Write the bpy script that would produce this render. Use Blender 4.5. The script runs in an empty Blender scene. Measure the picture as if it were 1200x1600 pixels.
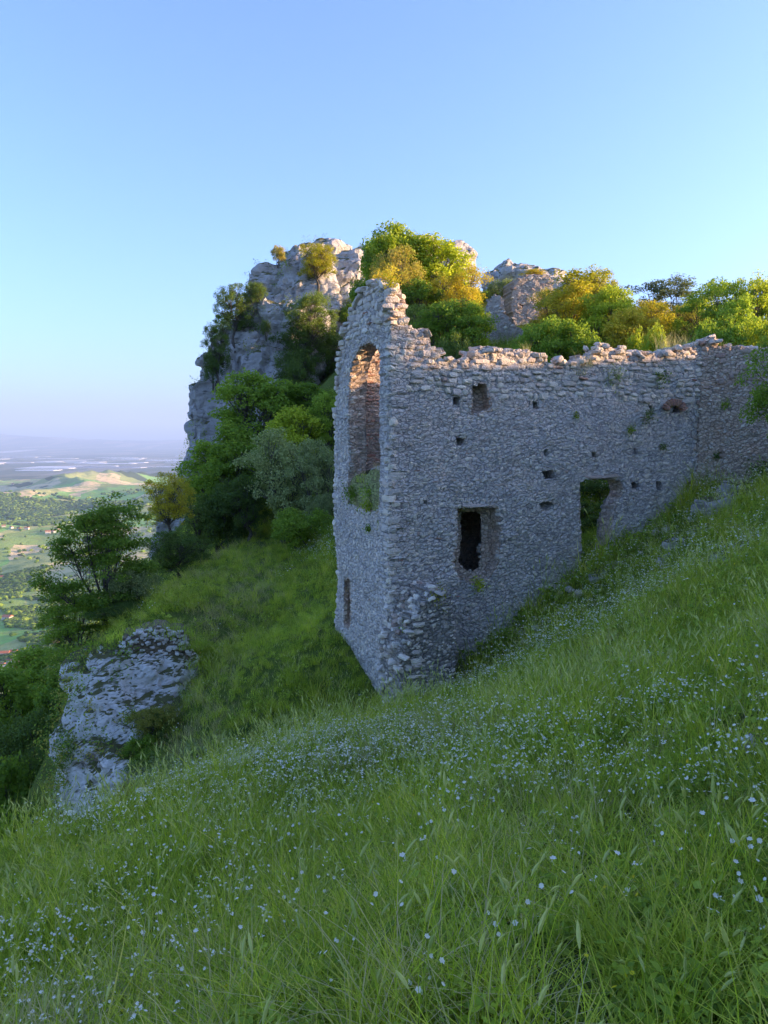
import bpy, math, random
import numpy as np
from mathutils import Vector, Matrix, Euler

SC = bpy.context.scene
COL = SC.collection
R = math.radians
rng = np.random.default_rng(11)
random.seed(5)

# ------------------------------------------------------------------ camera, sky, sun, exposure
FPX = 1155.0                       # focal length in pixels of the 1200 x 1600 photograph
PITCH = math.atan(110 / FPX)
cam_d = bpy.data.cameras.new('camera')
cam_d.sensor_fit = 'VERTICAL'
cam_d.sensor_height = 36.0
cam_d.lens = 36.0 * FPX / 1600
cam_d.clip_start = 0.05
cam_d.clip_end = 200000
cam = bpy.data.objects.new('camera', cam_d)
cam.rotation_euler = (R(90) - PITCH, 0, 0)
COL.objects.link(cam)
SC.camera = cam

SUN_AZ, SUN_EL = R(4), R(10)       # azimuth counted from +X towards +Y
world = bpy.data.worlds.new('World')
SC.world = world
world.use_nodes = True
wn = world.node_tree
bg = wn.nodes['Background']
sky = wn.nodes.new('ShaderNodeTexSky')
sky.sky_type = 'NISHITA'
sky.sun_disc = False
sky.sun_elevation = SUN_EL
sky.sun_rotation = R(90) - SUN_AZ
sky.altitude = 900
sky.air_density = 1.0
sky.dust_density = 4.5
sky.ozone_density = 6.0
wn.links.new(sky.outputs[0], bg.inputs[0])
bg.inputs[1].default_value = 0.15

sun_d = bpy.data.lights.new('sun', 'SUN')
sun_d.energy = 3.2
sun_d.angle = R(0.6)
sun_d.color = (1.0, 0.76, 0.42)
sun = bpy.data.objects.new('sun', sun_d)
sdir = Vector((math.cos(SUN_EL) * math.cos(SUN_AZ), math.cos(SUN_EL) * math.sin(SUN_AZ), math.sin(SUN_EL)))
sun.rotation_euler = sdir.to_track_quat('Z', 'Y').to_euler()
COL.objects.link(sun)

SC.view_settings.view_transform = 'Standard'
SC.view_settings.look = 'None'
SC.view_settings.gamma = 1.0
SC.view_settings.exposure = 2.32
SC.view_settings.use_white_balance = True      # camera white balance set for open shade
SC.view_settings.white_balance_temperature = 8000
SC.view_settings.white_balance_tint = 26
SC.cycles.max_bounces = 7
SC.cycles.diffuse_bounces = 5
SC.cycles.glossy_bounces = 1
SC.cycles.transmission_bounces = 3
SC.cycles.transparent_max_bounces = 4
SC.cycles.volume_bounces = 0
SC.cycles.caustics_reflective = False
SC.cycles.caustics_refractive = False

CP, SP = math.cos(PITCH), math.sin(PITCH)
def ray(px, py):                   # direction with Y = 1
    cx, cy = (px - 600) / FPX, (800 - py) / FPX
    yy = cy * SP + CP
    return np.array([cx / yy, 1.0, (cy * CP - SP) / yy])
def P(px, py, d):
    return ray(px, py) * d

# ------------------------------------------------------------------ noise
def _hash(i, j, k, s=0):
    n = (i * 374761393 + j * 668265263 + k * 2147483647 + s * 1274126177) & 0xffffffff
    n = ((n ^ (n >> 13)) * 1274126177) & 0xffffffff
    n = ((n ^ (n >> 16)) * 2246822519) & 0xffffffff
    return ((n ^ (n >> 15)) & 0xffff) / 65535.0
def vnoise(p, s=0):
    p = np.asarray(p, float)
    i = np.floor(p).astype(np.int64); f = p - i
    f = f * f * f * (f * (f * 6 - 15) + 10)
    r = 0
    for a in (0, 1):
        for b in (0, 1):
            for c in (0, 1):
                w = (f[:, 0] if a else 1 - f[:, 0]) * (f[:, 1] if b else 1 - f[:, 1]) * (f[:, 2] if c else 1 - f[:, 2])
                r = r + w * _hash(i[:, 0] + a, i[:, 1] + b, i[:, 2] + c, s)
    return r * 2 - 1
def fbm(p, o=4, s=0, g=0.5):
    p = np.asarray(p, float); r = 0; a = 1
    for k in range(o):
        r = r + a * vnoise(p * 2.03 ** k + k * 17.3, s + k); a *= g
    return r
def worley(p, s=0):
    p = np.asarray(p, float)
    i = np.floor(p).astype(np.int64)
    f1 = np.full(len(p), 9.0); f2 = f1.copy(); idn = np.zeros(len(p))
    for a in (-1, 0, 1):
        for b in (-1, 0, 1):
            for c in (-1, 0, 1):
                ii, jj, kk = i[:, 0] + a, i[:, 1] + b, i[:, 2] + c
                q = np.stack([ii + _hash(ii, jj, kk, s), jj + _hash(ii, jj, kk, s + 1), kk + _hash(ii, jj, kk, s + 2)], 1)
                d = np.linalg.norm(p - q, axis=1)
                m = d < f1
                f2 = np.where(m, f1, np.minimum(f2, d))
                idn = np.where(m, _hash(ii, jj, kk, s + 5), idn)
                f1 = np.where(m, d, f1)
    return f1, f2, idn

# ------------------------------------------------------------------ mesh helpers
def mesh(name, V, F, mats=(), smooth=False, mi=None, attrs=None):
    V = np.asarray(V, float).reshape(-1, 3)
    groups = F if isinstance(F, list) else [F]
    groups = [np.asarray(g, np.int32) for g in groups if len(g)]
    me = bpy.data.meshes.new(name)
    me.vertices.add(len(V)); me.vertices.foreach_set('co', V.ravel())
    if groups:
        tot = np.concatenate([np.full(len(g), g.shape[1]) for g in groups]).astype(np.int32)
        li = np.concatenate([g.ravel() for g in groups]).astype(np.int32)
        me.loops.add(len(li)); me.loops.foreach_set('vertex_index', li)
        st = np.concatenate([[0], np.cumsum(tot)[:-1]]).astype(np.int32)
        me.polygons.add(len(tot)); me.polygons.foreach_set('loop_start', st)
        if mi is not None:
            me.polygons.foreach_set('material_index', np.asarray(mi, np.int32))
        me.polygons.foreach_set('use_smooth', np.full(len(tot), bool(smooth)))
    for m in mats:
        me.materials.append(m)
    for k, (kind, arr) in (attrs or {}).items():
        at = me.attributes.new(k, kind, 'POINT')
        at.data.foreach_set('vector' if kind == 'FLOAT_VECTOR' else 'value', np.asarray(arr).ravel())
    me.update(calc_edges=True)
    return me
def link(name, me, parent=None, loc=None):
    o = bpy.data.objects.new(name, me)
    COL.objects.link(o)
    if parent is not None: o.parent = parent
    if loc is not None: o.location = loc
    return o
def tag(o, label=None, cat=None, group=None, kind=None):
    if label: o['label'] = label
    if cat: o['category'] = cat
    if group: o['group'] = group
    if kind: o['kind'] = kind
    return o
def empty(name, loc, label, cat, group=None):
    o = bpy.data.objects.new(name, None)
    o.empty_display_size = 0.3
    COL.objects.link(o); o.location = loc
    return tag(o, label, cat, group)
class Geo:
    def __init__(s): s.V = []; s.Q = []; s.T = []; s.n = 0; s.mq = []; s.mt = []
    def add(s, V, Q=None, T=None, m=0):
        V = np.asarray(V, float)
        s.V.append(V)
        if Q is not None and len(Q): s.Q.append(np.asarray(Q) + s.n); s.mq += [m] * len(Q)
        if T is not None and len(T): s.T.append(np.asarray(T) + s.n); s.mt += [m] * len(T)
        s.n += len(V)
    def mesh(s, name, mats, smooth=False):
        F = []; mi = []
        if s.Q: F.append(np.concatenate(s.Q)); mi += s.mq
        if s.T: F.append(np.concatenate(s.T)); mi += s.mt
        return mesh(name, np.concatenate(s.V), F, mats, smooth, mi if len(mats) > 1 else None)
def tube(path, rad, n=6, cap=True):
    path = np.asarray(path, float); m = len(path)
    rad = np.broadcast_to(rad, (m,))
    t = np.gradient(path, axis=0); t /= np.linalg.norm(t, axis=1)[:, None] + 1e-9
    ref = np.array([0.31, 0.17, 0.93]) if abs(t[0, 2]) < .9 else np.array([1., 0.1, 0])
    a = np.cross(t, ref); a /= np.linalg.norm(a, axis=1)[:, None] + 1e-9
    b = np.cross(t, a)
    ang = np.arange(n) * 2 * np.pi / n
    V = (path[:, None, :] + rad[:, None, None] * (np.cos(ang)[None, :, None] * a[:, None, :] + np.sin(ang)[None, :, None] * b[:, None, :])).reshape(-1, 3)
    Q = [[i * n + k, i * n + (k + 1) % n, (i + 1) * n + (k + 1) % n, (i + 1) * n + k] for i in range(m - 1) for k in range(n)]
    return V, np.array(Q)

# ------------------------------------------------------------------ materials
def mat(name):
    m = bpy.data.materials.new(name); m.use_nodes = True
    nt = m.node_tree; nt.nodes.clear()
    out = nt.nodes.new('ShaderNodeOutputMaterial')
    return m, nt, out
def N(nt, t, **kw):
    n = nt.nodes.new('ShaderNode' + t)
    for k, v in kw.items():
        if k.startswith('i_'): n.inputs[k[2:].replace('_', ' ')].default_value = v
        else: setattr(n, k, v)
    return n
def ramp(nt, fac, stops, interp='LINEAR'):
    r = nt.nodes.new('ShaderNodeValToRGB'); r.color_ramp.interpolation = interp
    e = r.color_ramp.elements
    e[0].position = stops[0][0]; e[0].color = (*stops[0][1], 1)
    e[1].position = stops[-1][0]; e[1].color = (*stops[-1][1], 1)
    for p, c in stops[1:-1]:
        x = e.new(p); x.color = (*c, 1)
    nt.links.new(fac, r.inputs[0]); return r.outputs[0]
def mix(nt, a, b, f, mode='MIX'):
    m = nt.nodes.new('ShaderNodeMix'); m.data_type = 'RGBA'; m.blend_type = mode
    for s, v in ((m.inputs[6], a), (m.inputs[7], b), (m.inputs[0], f)):
        if hasattr(v, 'links'): nt.links.new(v, s)
        else: s.default_value = (*v, 1) if isinstance(v, tuple) else v
    return m.outputs[2]
def tex(nt, coord, scale, detail=5, rough=.6, kind='Noise', **kw):
    t = nt.nodes.new('ShaderNodeTex' + kind)
    t.inputs['Scale'].default_value = scale
    if kind == 'Noise':
        t.inputs['Detail'].default_value = detail; t.inputs['Roughness'].default_value = rough
    for k, v in kw.items(): setattr(t, k, v)
    nt.links.new(coord, t.inputs['Vector']); return t
def coords(nt, sc=None, obj=False):
    c = nt.nodes.new('ShaderNodeNewGeometry').outputs['Position'] if not obj else nt.nodes.new('ShaderNodeTexCoord').outputs['Object']
    if sc:
        m = nt.nodes.new('ShaderNodeMapping'); m.inputs['Scale'].default_value = sc
        nt.links.new(c, m.inputs[0]); return m.outputs[0]
    return c
def thr(nt, v, lo, hi):
    m = nt.nodes.new('ShaderNodeMapRange'); m.inputs[1].default_value = lo; m.inputs[2].default_value = hi
    nt.links.new(v, m.inputs[0]); return m.outputs[0]
def bump(nt, h, strength, dist):
    b = nt.nodes.new('ShaderNodeBump'); b.inputs['Strength'].default_value = strength; b.inputs['Distance'].default_value = dist
    nt.links.new(h, b.inputs['Height']); return b.outputs[0]
def principled(nt, out, col, rough=.9, normal=None, spec=.2):
    p = nt.nodes.new('ShaderNodeBsdfPrincipled')
    if hasattr(col, 'links'): nt.links.new(col, p.inputs['Base Color'])
    else: p.inputs['Base Color'].default_value = (*col, 1)
    p.inputs['Roughness'].default_value = rough
    p.inputs['Specular IOR Level'].default_value = spec
    if normal is not None: nt.links.new(normal, p.inputs['Normal'])
    nt.links.new(p.outputs[0], out.inputs[0]); return p
def rnd(nt):
    oi = nt.nodes.new('ShaderNodeObjectInfo').outputs['Random']
    gi = nt.nodes.new('ShaderNodeNewGeometry').outputs['Random Per Island']
    a = nt.nodes.new('ShaderNodeMath'); a.operation = 'ADD'; nt.links.new(oi, a.inputs[0]); nt.links.new(gi, a.inputs[1])
    f = nt.nodes.new('ShaderNodeMath'); f.operation = 'FRACT'; nt.links.new(a.outputs[0], f.inputs[0])
    return f.outputs[0], oi

def leaf_mat(name, c0, c1, trans=.35, obj_var=.35, c2=None):
    m, nt, out = mat(name)
    r, oi = rnd(nt)
    stops = [(0, c0), (1, c1)] if c2 is None else [(0, c0), (.75, c1), (1, c2)]
    col = ramp(nt, r, stops)
    hs = N(nt, 'HueSaturation'); nt.links.new(col, hs.inputs['Color'])
    v = nt.nodes.new('ShaderNodeMapRange'); v.inputs[3].default_value = 1 - obj_var; v.inputs[4].default_value = 1 + obj_var
    nt.links.new(oi, v.inputs[0]); nt.links.new(v.outputs[0], hs.inputs['Value'])
    h = nt.nodes.new('ShaderNodeMapRange'); h.inputs[3].default_value = .5 + .015 * 1; h.inputs[4].default_value = .5 - .02
    nt.links.new(oi, h.inputs[0]); nt.links.new(h.outputs[0], hs.inputs['Hue'])
    d = N(nt, 'BsdfDiffuse'); t = N(nt, 'BsdfTranslucent'); g = N(nt, 'BsdfGlossy'); g.inputs['Roughness'].default_value = .45
    g.inputs['Color'].default_value = (.7, .8, .9, 1)
    nt.links.new(hs.outputs[0], d.inputs[0])
    tc = mix(nt, hs.outputs[0], (.55, .75, .08), .35)
    nt.links.new(tc, t.inputs[0])
    ms = N(nt, 'MixShader'); ms.inputs[0].default_value = trans
    nt.links.new(d.outputs[0], ms.inputs[1]); nt.links.new(t.outputs[0], ms.inputs[2])
    m2 = N(nt, 'MixShader'); m2.inputs[0].default_value = .012
    nt.links.new(ms.outputs[0], m2.inputs[1]); nt.links.new(g.outputs[0], m2.inputs[2])
    nt.links.new(m2.outputs[0], out.inputs[0])
    return m

M = {}
M['leaf_bright'] = leaf_mat('bright leaves', (.22, .33, .02), (.42, .49, .045), .5)
M['leaf_mid'] = leaf_mat('mid green leaves', (.12, .25, .03), (.25, .40, .045), .5)
M['leaf_dark'] = leaf_mat('dark evergreen leaves', (.055, .12, .03), (.12, .20, .045), .35)
M['leaf_olive'] = leaf_mat('grey olive leaves', (.18, .24, .09), (.33, .38, .16), .35)
M['leaf_gold'] = leaf_mat('yellow and sun-gold leaves', (.42, .36, .03), (.66, .48, .045), .5)  # yellow foliage; on tree crowns the gold also paints in low sun
M['leaf_rust'] = leaf_mat('rusty leaves', (.28, .27, .05), (.46, .36, .07), .4)
M['leaf_silver'] = leaf_mat('silvery leaves', (.12, .15, .09), (.22, .25, .15), .3)
M['grass'] = leaf_mat('meadow grass', (.28, .38, .035), (.52, .57, .06), .5, .45, (.72, .62, .17))
M['grass_fresh'] = leaf_mat('fresh grass', (.40, .56, .05), (.62, .72, .08), .5, .3)
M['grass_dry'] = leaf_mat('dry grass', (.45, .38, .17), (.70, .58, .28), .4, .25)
M['herb'] = leaf_mat('broad herb leaves', (.17, .30, .035), (.35, .48, .07), .45, .4)
M['barley'] = leaf_mat('barley heads', (.48, .54, .15), (.70, .70, .26), .4, .2)
M['petal'] = leaf_mat('white petals', (.90, .84, .70), (.95, .90, .78), .35, .05)
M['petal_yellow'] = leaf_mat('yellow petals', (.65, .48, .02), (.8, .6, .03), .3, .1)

def bark_mat():
    m, nt, out = mat('bark')
    c = coords(nt, (6, 6, 1.5), True)
    n = tex(nt, c, 3, 6)
    col = ramp(nt, n.outputs[0], [(.3, (.05, .04, .032)), (.7, (.2, .17, .14))])
    principled(nt, out, col, .95, bump(nt, n.outputs[0], .6, .03), .1); return m
M['bark'] = bark_mat()

def stone_mat(name, pal, bumpd=.02, mottled=.5, obj=False, moss=.35):
    m, nt, out = mat(name)
    r, oi = rnd(nt)
    base = ramp(nt, r, [(i / (len(pal) - 1), c) for i, c in enumerate(pal)])
    c = coords(nt)
    n1 = tex(nt, c, 9, 8, .65); n2 = tex(nt, c, 60, 4, .6); n3 = tex(nt, c, 1.3, 5, .6); v = tex(nt, c, 26, kind='Voronoi')
    col = mix(nt, base, (.24, .22, .20), thr(nt, n1.outputs[0], .56, .82), 'MIX')
    col = mix(nt, base, col, mottled)
    col = mix(nt, col, (.62, .60, .56), thr(nt, n2.outputs[0], .56, .75))
    g = thr(nt, n3.outputs[0], .55, .8)
    mg = N(nt, 'Math', operation='MULTIPLY'); nt.links.new(g, mg.inputs[0]); mg.inputs[1].default_value = moss
    col = mix(nt, col, (.14, .15, .08), mg.outputs[0])
    hh = N(nt, 'Math', operation='ADD'); nt.links.new(n1.outputs[0], hh.inputs[0]); nt.links.new(n2.outputs[0], hh.inputs[1])
    h2 = N(nt, 'Math', operation='ADD'); nt.links.new(hh.outputs[0], h2.inputs[0]); nt.links.new(v.outputs['Distance'], h2.inputs[1])
    principled(nt, out, col, .93, bump(nt, h2.outputs[0], .8, bumpd), .15)
    return m
GREYS = [(.40, .39, .39), (.58, .56, .55), (.48, .46, .47), (.66, .64, .62), (.53, .47, .46), (.44, .43, .45), (.60, .55, .50), (.70, .68, .65), (.50, .43, .40)]
GREYS = [(min(.85, r * 1.17), g_ * 1.06, b * .90) for r, g_, b in GREYS]
M['stone'] = stone_mat('wall stone', GREYS)
M['stone_dark'] = stone_mat('dark weathered stone', [(.40, .34, .28), (.50, .42, .34), (.33, .28, .24), (.45, .36, .29)])
M['stone_warm'] = stone_mat('pinkish stone', [(.42, .31, .25), (.50, .38, .30), (.36, .24, .19), (.52, .42, .35)])
M['brick'] = stone_mat('old brick', [(.38, .17, .11), (.45, .24, .16), (.33, .15, .11)], .01)
M['limestone_rubble'] = stone_mat('pale rubble', [(.60, .56, .52), (.74, .70, .65), (.46, .41, .37), (.58, .47, .42), (.80, .77, .72)])

def core_mat(name, a, b, dark, warm=None):
    m, nt, out = mat(name)
    c = coords(nt, (1, 1, 1.5))
    v = tex(nt, c, 9, kind='Voronoi'); v.feature = 'DISTANCE_TO_EDGE'
    vc = tex(nt, c, 9, kind='Voronoi')
    n1 = tex(nt, c, 14, 7, .7); n2 = tex(nt, c, 1.1, 6, .65); n3 = tex(nt, c, 45, 3)
    col = mix(nt, a, b, thr(nt, n1.outputs[0], .35, .65))
    hs = N(nt, 'SeparateColor'); nt.links.new(vc.outputs['Color'], hs.inputs[0])
    col = mix(nt, col, tuple(x * .62 for x in a), thr(nt, hs.outputs[0], .55, .95))
    if warm: col = mix(nt, col, warm, thr(nt, n2.outputs[0], .50, .72))
    col = mix(nt, col, dark, thr(nt, n3.outputs[0], .60, .75))
    e = thr(nt, v.outputs['Distance'], .0, .08)
    col = mix(nt, mix(nt, col, dark, .45), col, e)
    h = N(nt, 'Math', operation='ADD'); nt.links.new(e, h.inputs[0]); nt.links.new(n1.outputs[0], h.inputs[1])
    principled(nt, out, col, .95, bump(nt, h.outputs[0], 1.0, .042), .1); return m
M['core'] = core_mat('rubble mortar', (.68, .62, .57), (.55, .50, .46), (.28, .25, .23), (.68, .58, .50))
M['core_warm'] = core_mat('warm plastered rubble', (.70, .54, .42), (.58, .44, .35), (.34, .26, .21), (.66, .42, .30))
M['core_dark'] = core_mat('dark weathered render', (.42, .38, .33), (.31, .28, .25), (.17, .15, .13), (.42, .36, .29))
M['plaster'] = core_mat('old plaster', (.60, .50, .42), (.52, .42, .36), (.28, .24, .22), (.48, .43, .38))

def rock_mat(name, a, b, c_dark, moss_amt=.5):
    m, nt, out = mat(name)
    c = coords(nt)
    n1 = tex(nt, c, .35, 8, .62); n2 = tex(nt, c, 2.2, 8, .7); n3 = tex(nt, coords(nt, (1, 1, 2.6)), 1.1, 6, .65); n4 = tex(nt, c, .8, 6, .7)
    col = mix(nt, a, b, thr(nt, n1.outputs[0], .35, .65))
    col = mix(nt, col, c_dark, thr(nt, n3.outputs[0], .56, .68))
    col = mix(nt, col, tuple(min(1, x * 1.35) for x in a), thr(nt, n2.outputs[0], .55, .8))
    # grass and moss sit on the ledges that face up
    g = N(nt, 'NewGeometry'); sx = N(nt, 'SeparateXYZ'); nt.links.new(g.outputs['Normal'], sx.inputs[0])
    ad = N(nt, 'Math', operation='MULTIPLY_ADD'); nt.links.new(n4.outputs[0], ad.inputs[0]); ad.inputs[1].default_value = 1.3
    nt.links.new(sx.outputs[2], ad.inputs[2])
    f = thr(nt, ad.outputs[0], 1.42 - moss_amt * .5, 1.6 - moss_amt * .5)
    gcol = mix(nt, (.10, .12, .04), (.17, .14, .07), n2.outputs[0])
    col = mix(nt, col, gcol, f)
    h = N(nt, 'Math', operation='ADD'); nt.links.new(n2.outputs[0], h.inputs[0]); nt.links.new(n3.outputs[0], h.inputs[1])
    principled(nt, out, col, .95, bump(nt, h.outputs[0], .9, .25), .1); return m
M['cliff'] = rock_mat('limestone cliff', (.52, .49, .47), (.40, .38, .37), (.16, .15, .14), .3)
M['outcrop'] = rock_mat('pale limestone', (.84, .80, .76), (.72, .68, .64), (.26, .19, .13), .5)
M['debris'] = core_mat('grassy debris', (.40, .38, .17), (.24, .30, .09), (.16, .14, .08))
M['earth'] = core_mat('earthy core', (.30, .22, .15), (.22, .17, .11), (.12, .09, .06))
M['boulder'] = rock_mat('boulder limestone', (.54, .50, .47), (.42, .39, .37), (.22, .20, .18), .2)

def ground_mat():
    m, nt, out = mat('turf soil')
    c = coords(nt)
    n1 = tex(nt, c, .5, 6, .65); n2 = tex(nt, c, 6, 8, .7); n3 = tex(nt, c, 40, 4)
    col = mix(nt, (.12, .18, .035), (.17, .25, .05), thr(nt, n1.outputs[0], .35, .65))
    col = mix(nt, col, (.26, .22, .10), thr(nt, n2.outputs[0], .52, .75))
    col = mix(nt, col, (.06, .08, .03), thr(nt, n3.outputs[0], .5, .7))
    h = N(nt, 'Math', operation='ADD'); nt.links.new(n2.outputs[0], h.inputs[0]); nt.links.new(n3.outputs[0], h.inputs[1])
    principled(nt, out, col, 1, bump(nt, h.outputs[0], 1, .12), .05); return m
M['ground'] = ground_mat()

def flat_mat(name, col, rough=.8, var=.2):
    m, nt, out = mat(name)
    r, oi = rnd(nt)
    c = ramp(nt, r, [(0, tuple(x * (1 - var) for x in col)), (1, tuple(min(1, x * (1 + var)) for x in col))])
    n = tex(nt, coords(nt), 2.0, 4)
    c = mix(nt, c, tuple(x * .6 for x in col), thr(nt, n.outputs[0], .55, .75))
    principled(nt, out, c, rough, None, .2); return m

# ------------------------------------------------------------------ ground height
A = []
def ap(px, py, d): A.append(P(px, py, d))
# the meadow the camera stands on
for a in ((0, 1600, 3.9), (300, 1600, 2.7), (600, 1600, 2.1), (900, 1600, 1.9), (1200, 1600, 1.75), (0, 1480, 5.4), (300, 1450, 4.3),
          (600, 1400, 3.6), (900, 1400, 3.0), (1200, 1400, 2.6), (600, 1250, 7.0), (900, 1200, 5.6), (1200, 1180, 4.2),
          (0, 1355, 8), (130, 1328, 8.8), (250, 1272, 9.6), (370, 1226, 11), (500, 1172, 12.6), (615, 1120, 14.6), (700, 1068, 16.6),
          (850, 952, 17.5), (900, 905, 18.1), (1000, 848, 18.9), (1060, 800, 19.4), (1095, 778, 19.8), (1190, 772, 20.3),
          (950, 1000, 11.5), (850, 1080, 11), (1100, 900, 13), (1200, 850, 12.5), (1200, 960, 8.6), (1060, 1060, 7.8), (750, 1130, 9.5),
          (1140, 860, 14)):
    ap(*a)
# slope left of and behind the ruin
for a in ((605, 1102, 15.9), (560, 1045, 17.3), (522, 978, 18.9), (500, 1145, 15.5), (400, 1110, 16.4), (300, 1110, 17.2), (420, 1180, 14.4),
          (330, 1200, 14.5), (250, 1250, 13.5), (400, 1000, 21), (300, 1000, 21.5), (450, 900, 26), (400, 850, 33), (520, 842, 31), (460, 840, 34), (250, 935, 27),
          (180, 990, 24.5), (320, 890, 30), (160, 1010, 22)):
    ap(*a)
for a in ((-7, 11, -9.5), (-6.2, 5, -6.2), (-12, 8, -14), (-11, 15, -15), (-9.3, 17.5, -12), (-7.4, 14, -11), (-14, 22, -17), (-12.5, 27, -12.5), (-18, 35, -17),
          (-14, 40, -9), (-22, 50, -16), (-26, 62, -20), (-40, 30, -38), (-40, 0, -34), (-80, 60, -74), (-80, 0, -70), (-60, 120, -62), (-110, 120, -100), (-110, -30, -95),
          (0, -3, -.9), (0, -8, .6), (8, -8, 4.5), (-8, -8, -3), (20, -8, 9.5), (40, -8, 11), (-40, -40, -30), (0, -40, 4), (40, -40, 12), (110, -30, 14),
          (5, 4, .4), (8, 5, 2), (8.3, 11, .3), (12, 11, 2.9), (12, 5, 4.5), (16, 11, 4.4), (22, 12, 5.4), (35, 12, 6.9), (12, 20, -.2), (13, 15.5, 2.2), (16, 16, 3.9), (20, 16.3, 5.4), (27, 16.5, 6.0), (15, 20, 1.8), (20, 21, 3.9), (30, 22, 5.0),
          (1.5, 21, -3.9), (4, 22.5, -2.6), (6.5, 23.5, -1.2), (9, 24.5, .2), (6, 28, 1.2), (10, 30, 2.3), (5, 35, 3.6), (12, 36, 4.4), (20, 35, 5.2), (32, 36, 6.2),
          (-1, 30, -2.0), (0, 38, 1.5), (-4.3, 50, 3.8), (2, 50, 8.3), (8, 50, 8), (15, 47, 6.8), (30, 60, 8), (8, 72, 13), (-5, 70, 9), (-14, 60, -4), (0, 110, 14), (40, 110, 12),
          (20, 90, 12), (-18, 90, -6), (110, 120, 14), (0, 160, 5), (60, 160, 4), (-60, 160, -60), (160, 60, 12)):
    A.append(np.array(a, float))
A = np.array(A)
def _k(d2): return np.sqrt(d2 + 0.8)
_D = _k(((A[:, None, :2] - A[None, :, :2]) ** 2).sum(-1)) + np.eye(len(A)) * -0.02
_Pm = np.c_[np.ones(len(A)), A[:, :2]]
_S = np.block([[_D, _Pm], [_Pm.T, np.zeros((3, 3))]])
_W = np.linalg.solve(_S, np.r_[A[:, 2], 0, 0, 0])
def G(x, y):
    x = np.atleast_1d(np.asarray(x, float)); y = np.atleast_1d(np.asarray(y, float))
    out = np.empty(len(x))
    for i in range(0, len(x), 20000):
        a, b = x[i:i + 20000], y[i:i + 20000]
        d2 = (a[:, None] - A[None, :, 0]) ** 2 + (b[:, None] - A[None, :, 1]) ** 2
        out[i:i + 20000] = _k(d2) @ _W[:-3] + _W[-3] + _W[-2] * a + _W[-1] * b
    r = np.hypot(x, y)
    p = np.c_[x, y, 0 * x]
    n = fbm(p * .9, 3, 3) * .05 + fbm(p * 3.1, 2, 9) * .02
    n = n + fbm(p * .13, 3, 5) * np.clip((r - 22) / 40, 0, 1) * 1.0
    return out + n
def gz(x, y): return float(G(x, y)[0])
def inner(name, me, kind='structure'):
    return tag(link(name, me), kind=kind)

def stretch(lo, hi, mid0, mid1, step, g):
    a = list(np.arange(mid0, mid1 + 1e-6, step)); s = step
    while a[-1] < hi: s *= g; a.append(a[-1] + s)
    s = step; b = []
    x = mid0
    while x > lo: s *= g; x -= s; b.append(x)
    return np.array(b[::-1] + a)
gx = stretch(-120, 120, -11, 12, .16, 1.07)
gy = stretch(-40, 170, 1, 24, .16, 1.05)
GX, GY = np.meshgrid(gx, gy)
gv = np.c_[GX.ravel(), GY.ravel(), G(GX.ravel(), GY.ravel())]
nx, ny = len(gx), len(gy)
ii, jj = np.meshgrid(np.arange(nx - 1), np.arange(ny - 1))
q0 = (jj * nx + ii).ravel()
gm = mesh('ground', gv, np.c_[q0, q0 + 1, q0 + nx + 1, q0 + nx], [M['ground']], True)
ground = inner('ground', gm)

# ------------------------------------------------------------------ valley, far mountains
def wood_mask(x, y):
    p = np.c_[x, y, 0 * x]
    a = fbm(p / 520.0, 4, 21); b = fbm(p / 160.0, 3, 22)
    return a * .8 + b * .4 - .42
VZ = -450.0
def valley_h(x, y):
    r = np.hypot(x, y); p = np.c_[x, y, 0 * x]
    near = np.interp(r, [0, 60, 150, 400, 800, 1150, 1400], [-30, -50, -100, -235, -385, -445, -450])
    hill = 1 - np.abs(fbm(p / 1700.0, 2, 31, .35)); hill = np.clip(hill, 0, 1) ** 1.4
    amp = np.interp(r, [900, 1500, 2600, 4200, 7200, 9500, 11000], [5, 40, 75, 120, 185, 60, 3])
    h = near + hill * amp + fbm(p / 260.0, 3, 33) * np.interp(r, [900, 2000, 8000, 10500], [8, 14, 16, 1])
    far = np.interp(r, [30000, 38000, 46000, 52000], [0, .25, 1, .9])
    h = h + far * (780 + 330 * fbm(p / 9000.0, 4, 35))
    return h
th = np.concatenate([np.linspace(-100, -36, 90), np.linspace(-36, -10, 420)[1:], np.linspace(-10, 100, 120)[1:]])   # degrees from +Y
rr = np.geomspace(100, 56000, 330)
TH, RR = np.meshgrid(np.radians(th), rr)
vx, vy = (RR * np.sin(TH)).ravel(), (RR * np.cos(TH)).ravel()
vz = valley_h(vx, vy)
nt_, nr_ = len(th), len(rr)
ii, jj = np.meshgrid(np.arange(nt_ - 1), np.arange(nr_ - 1)); q0 = (jj * nt_ + ii).ravel()
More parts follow.
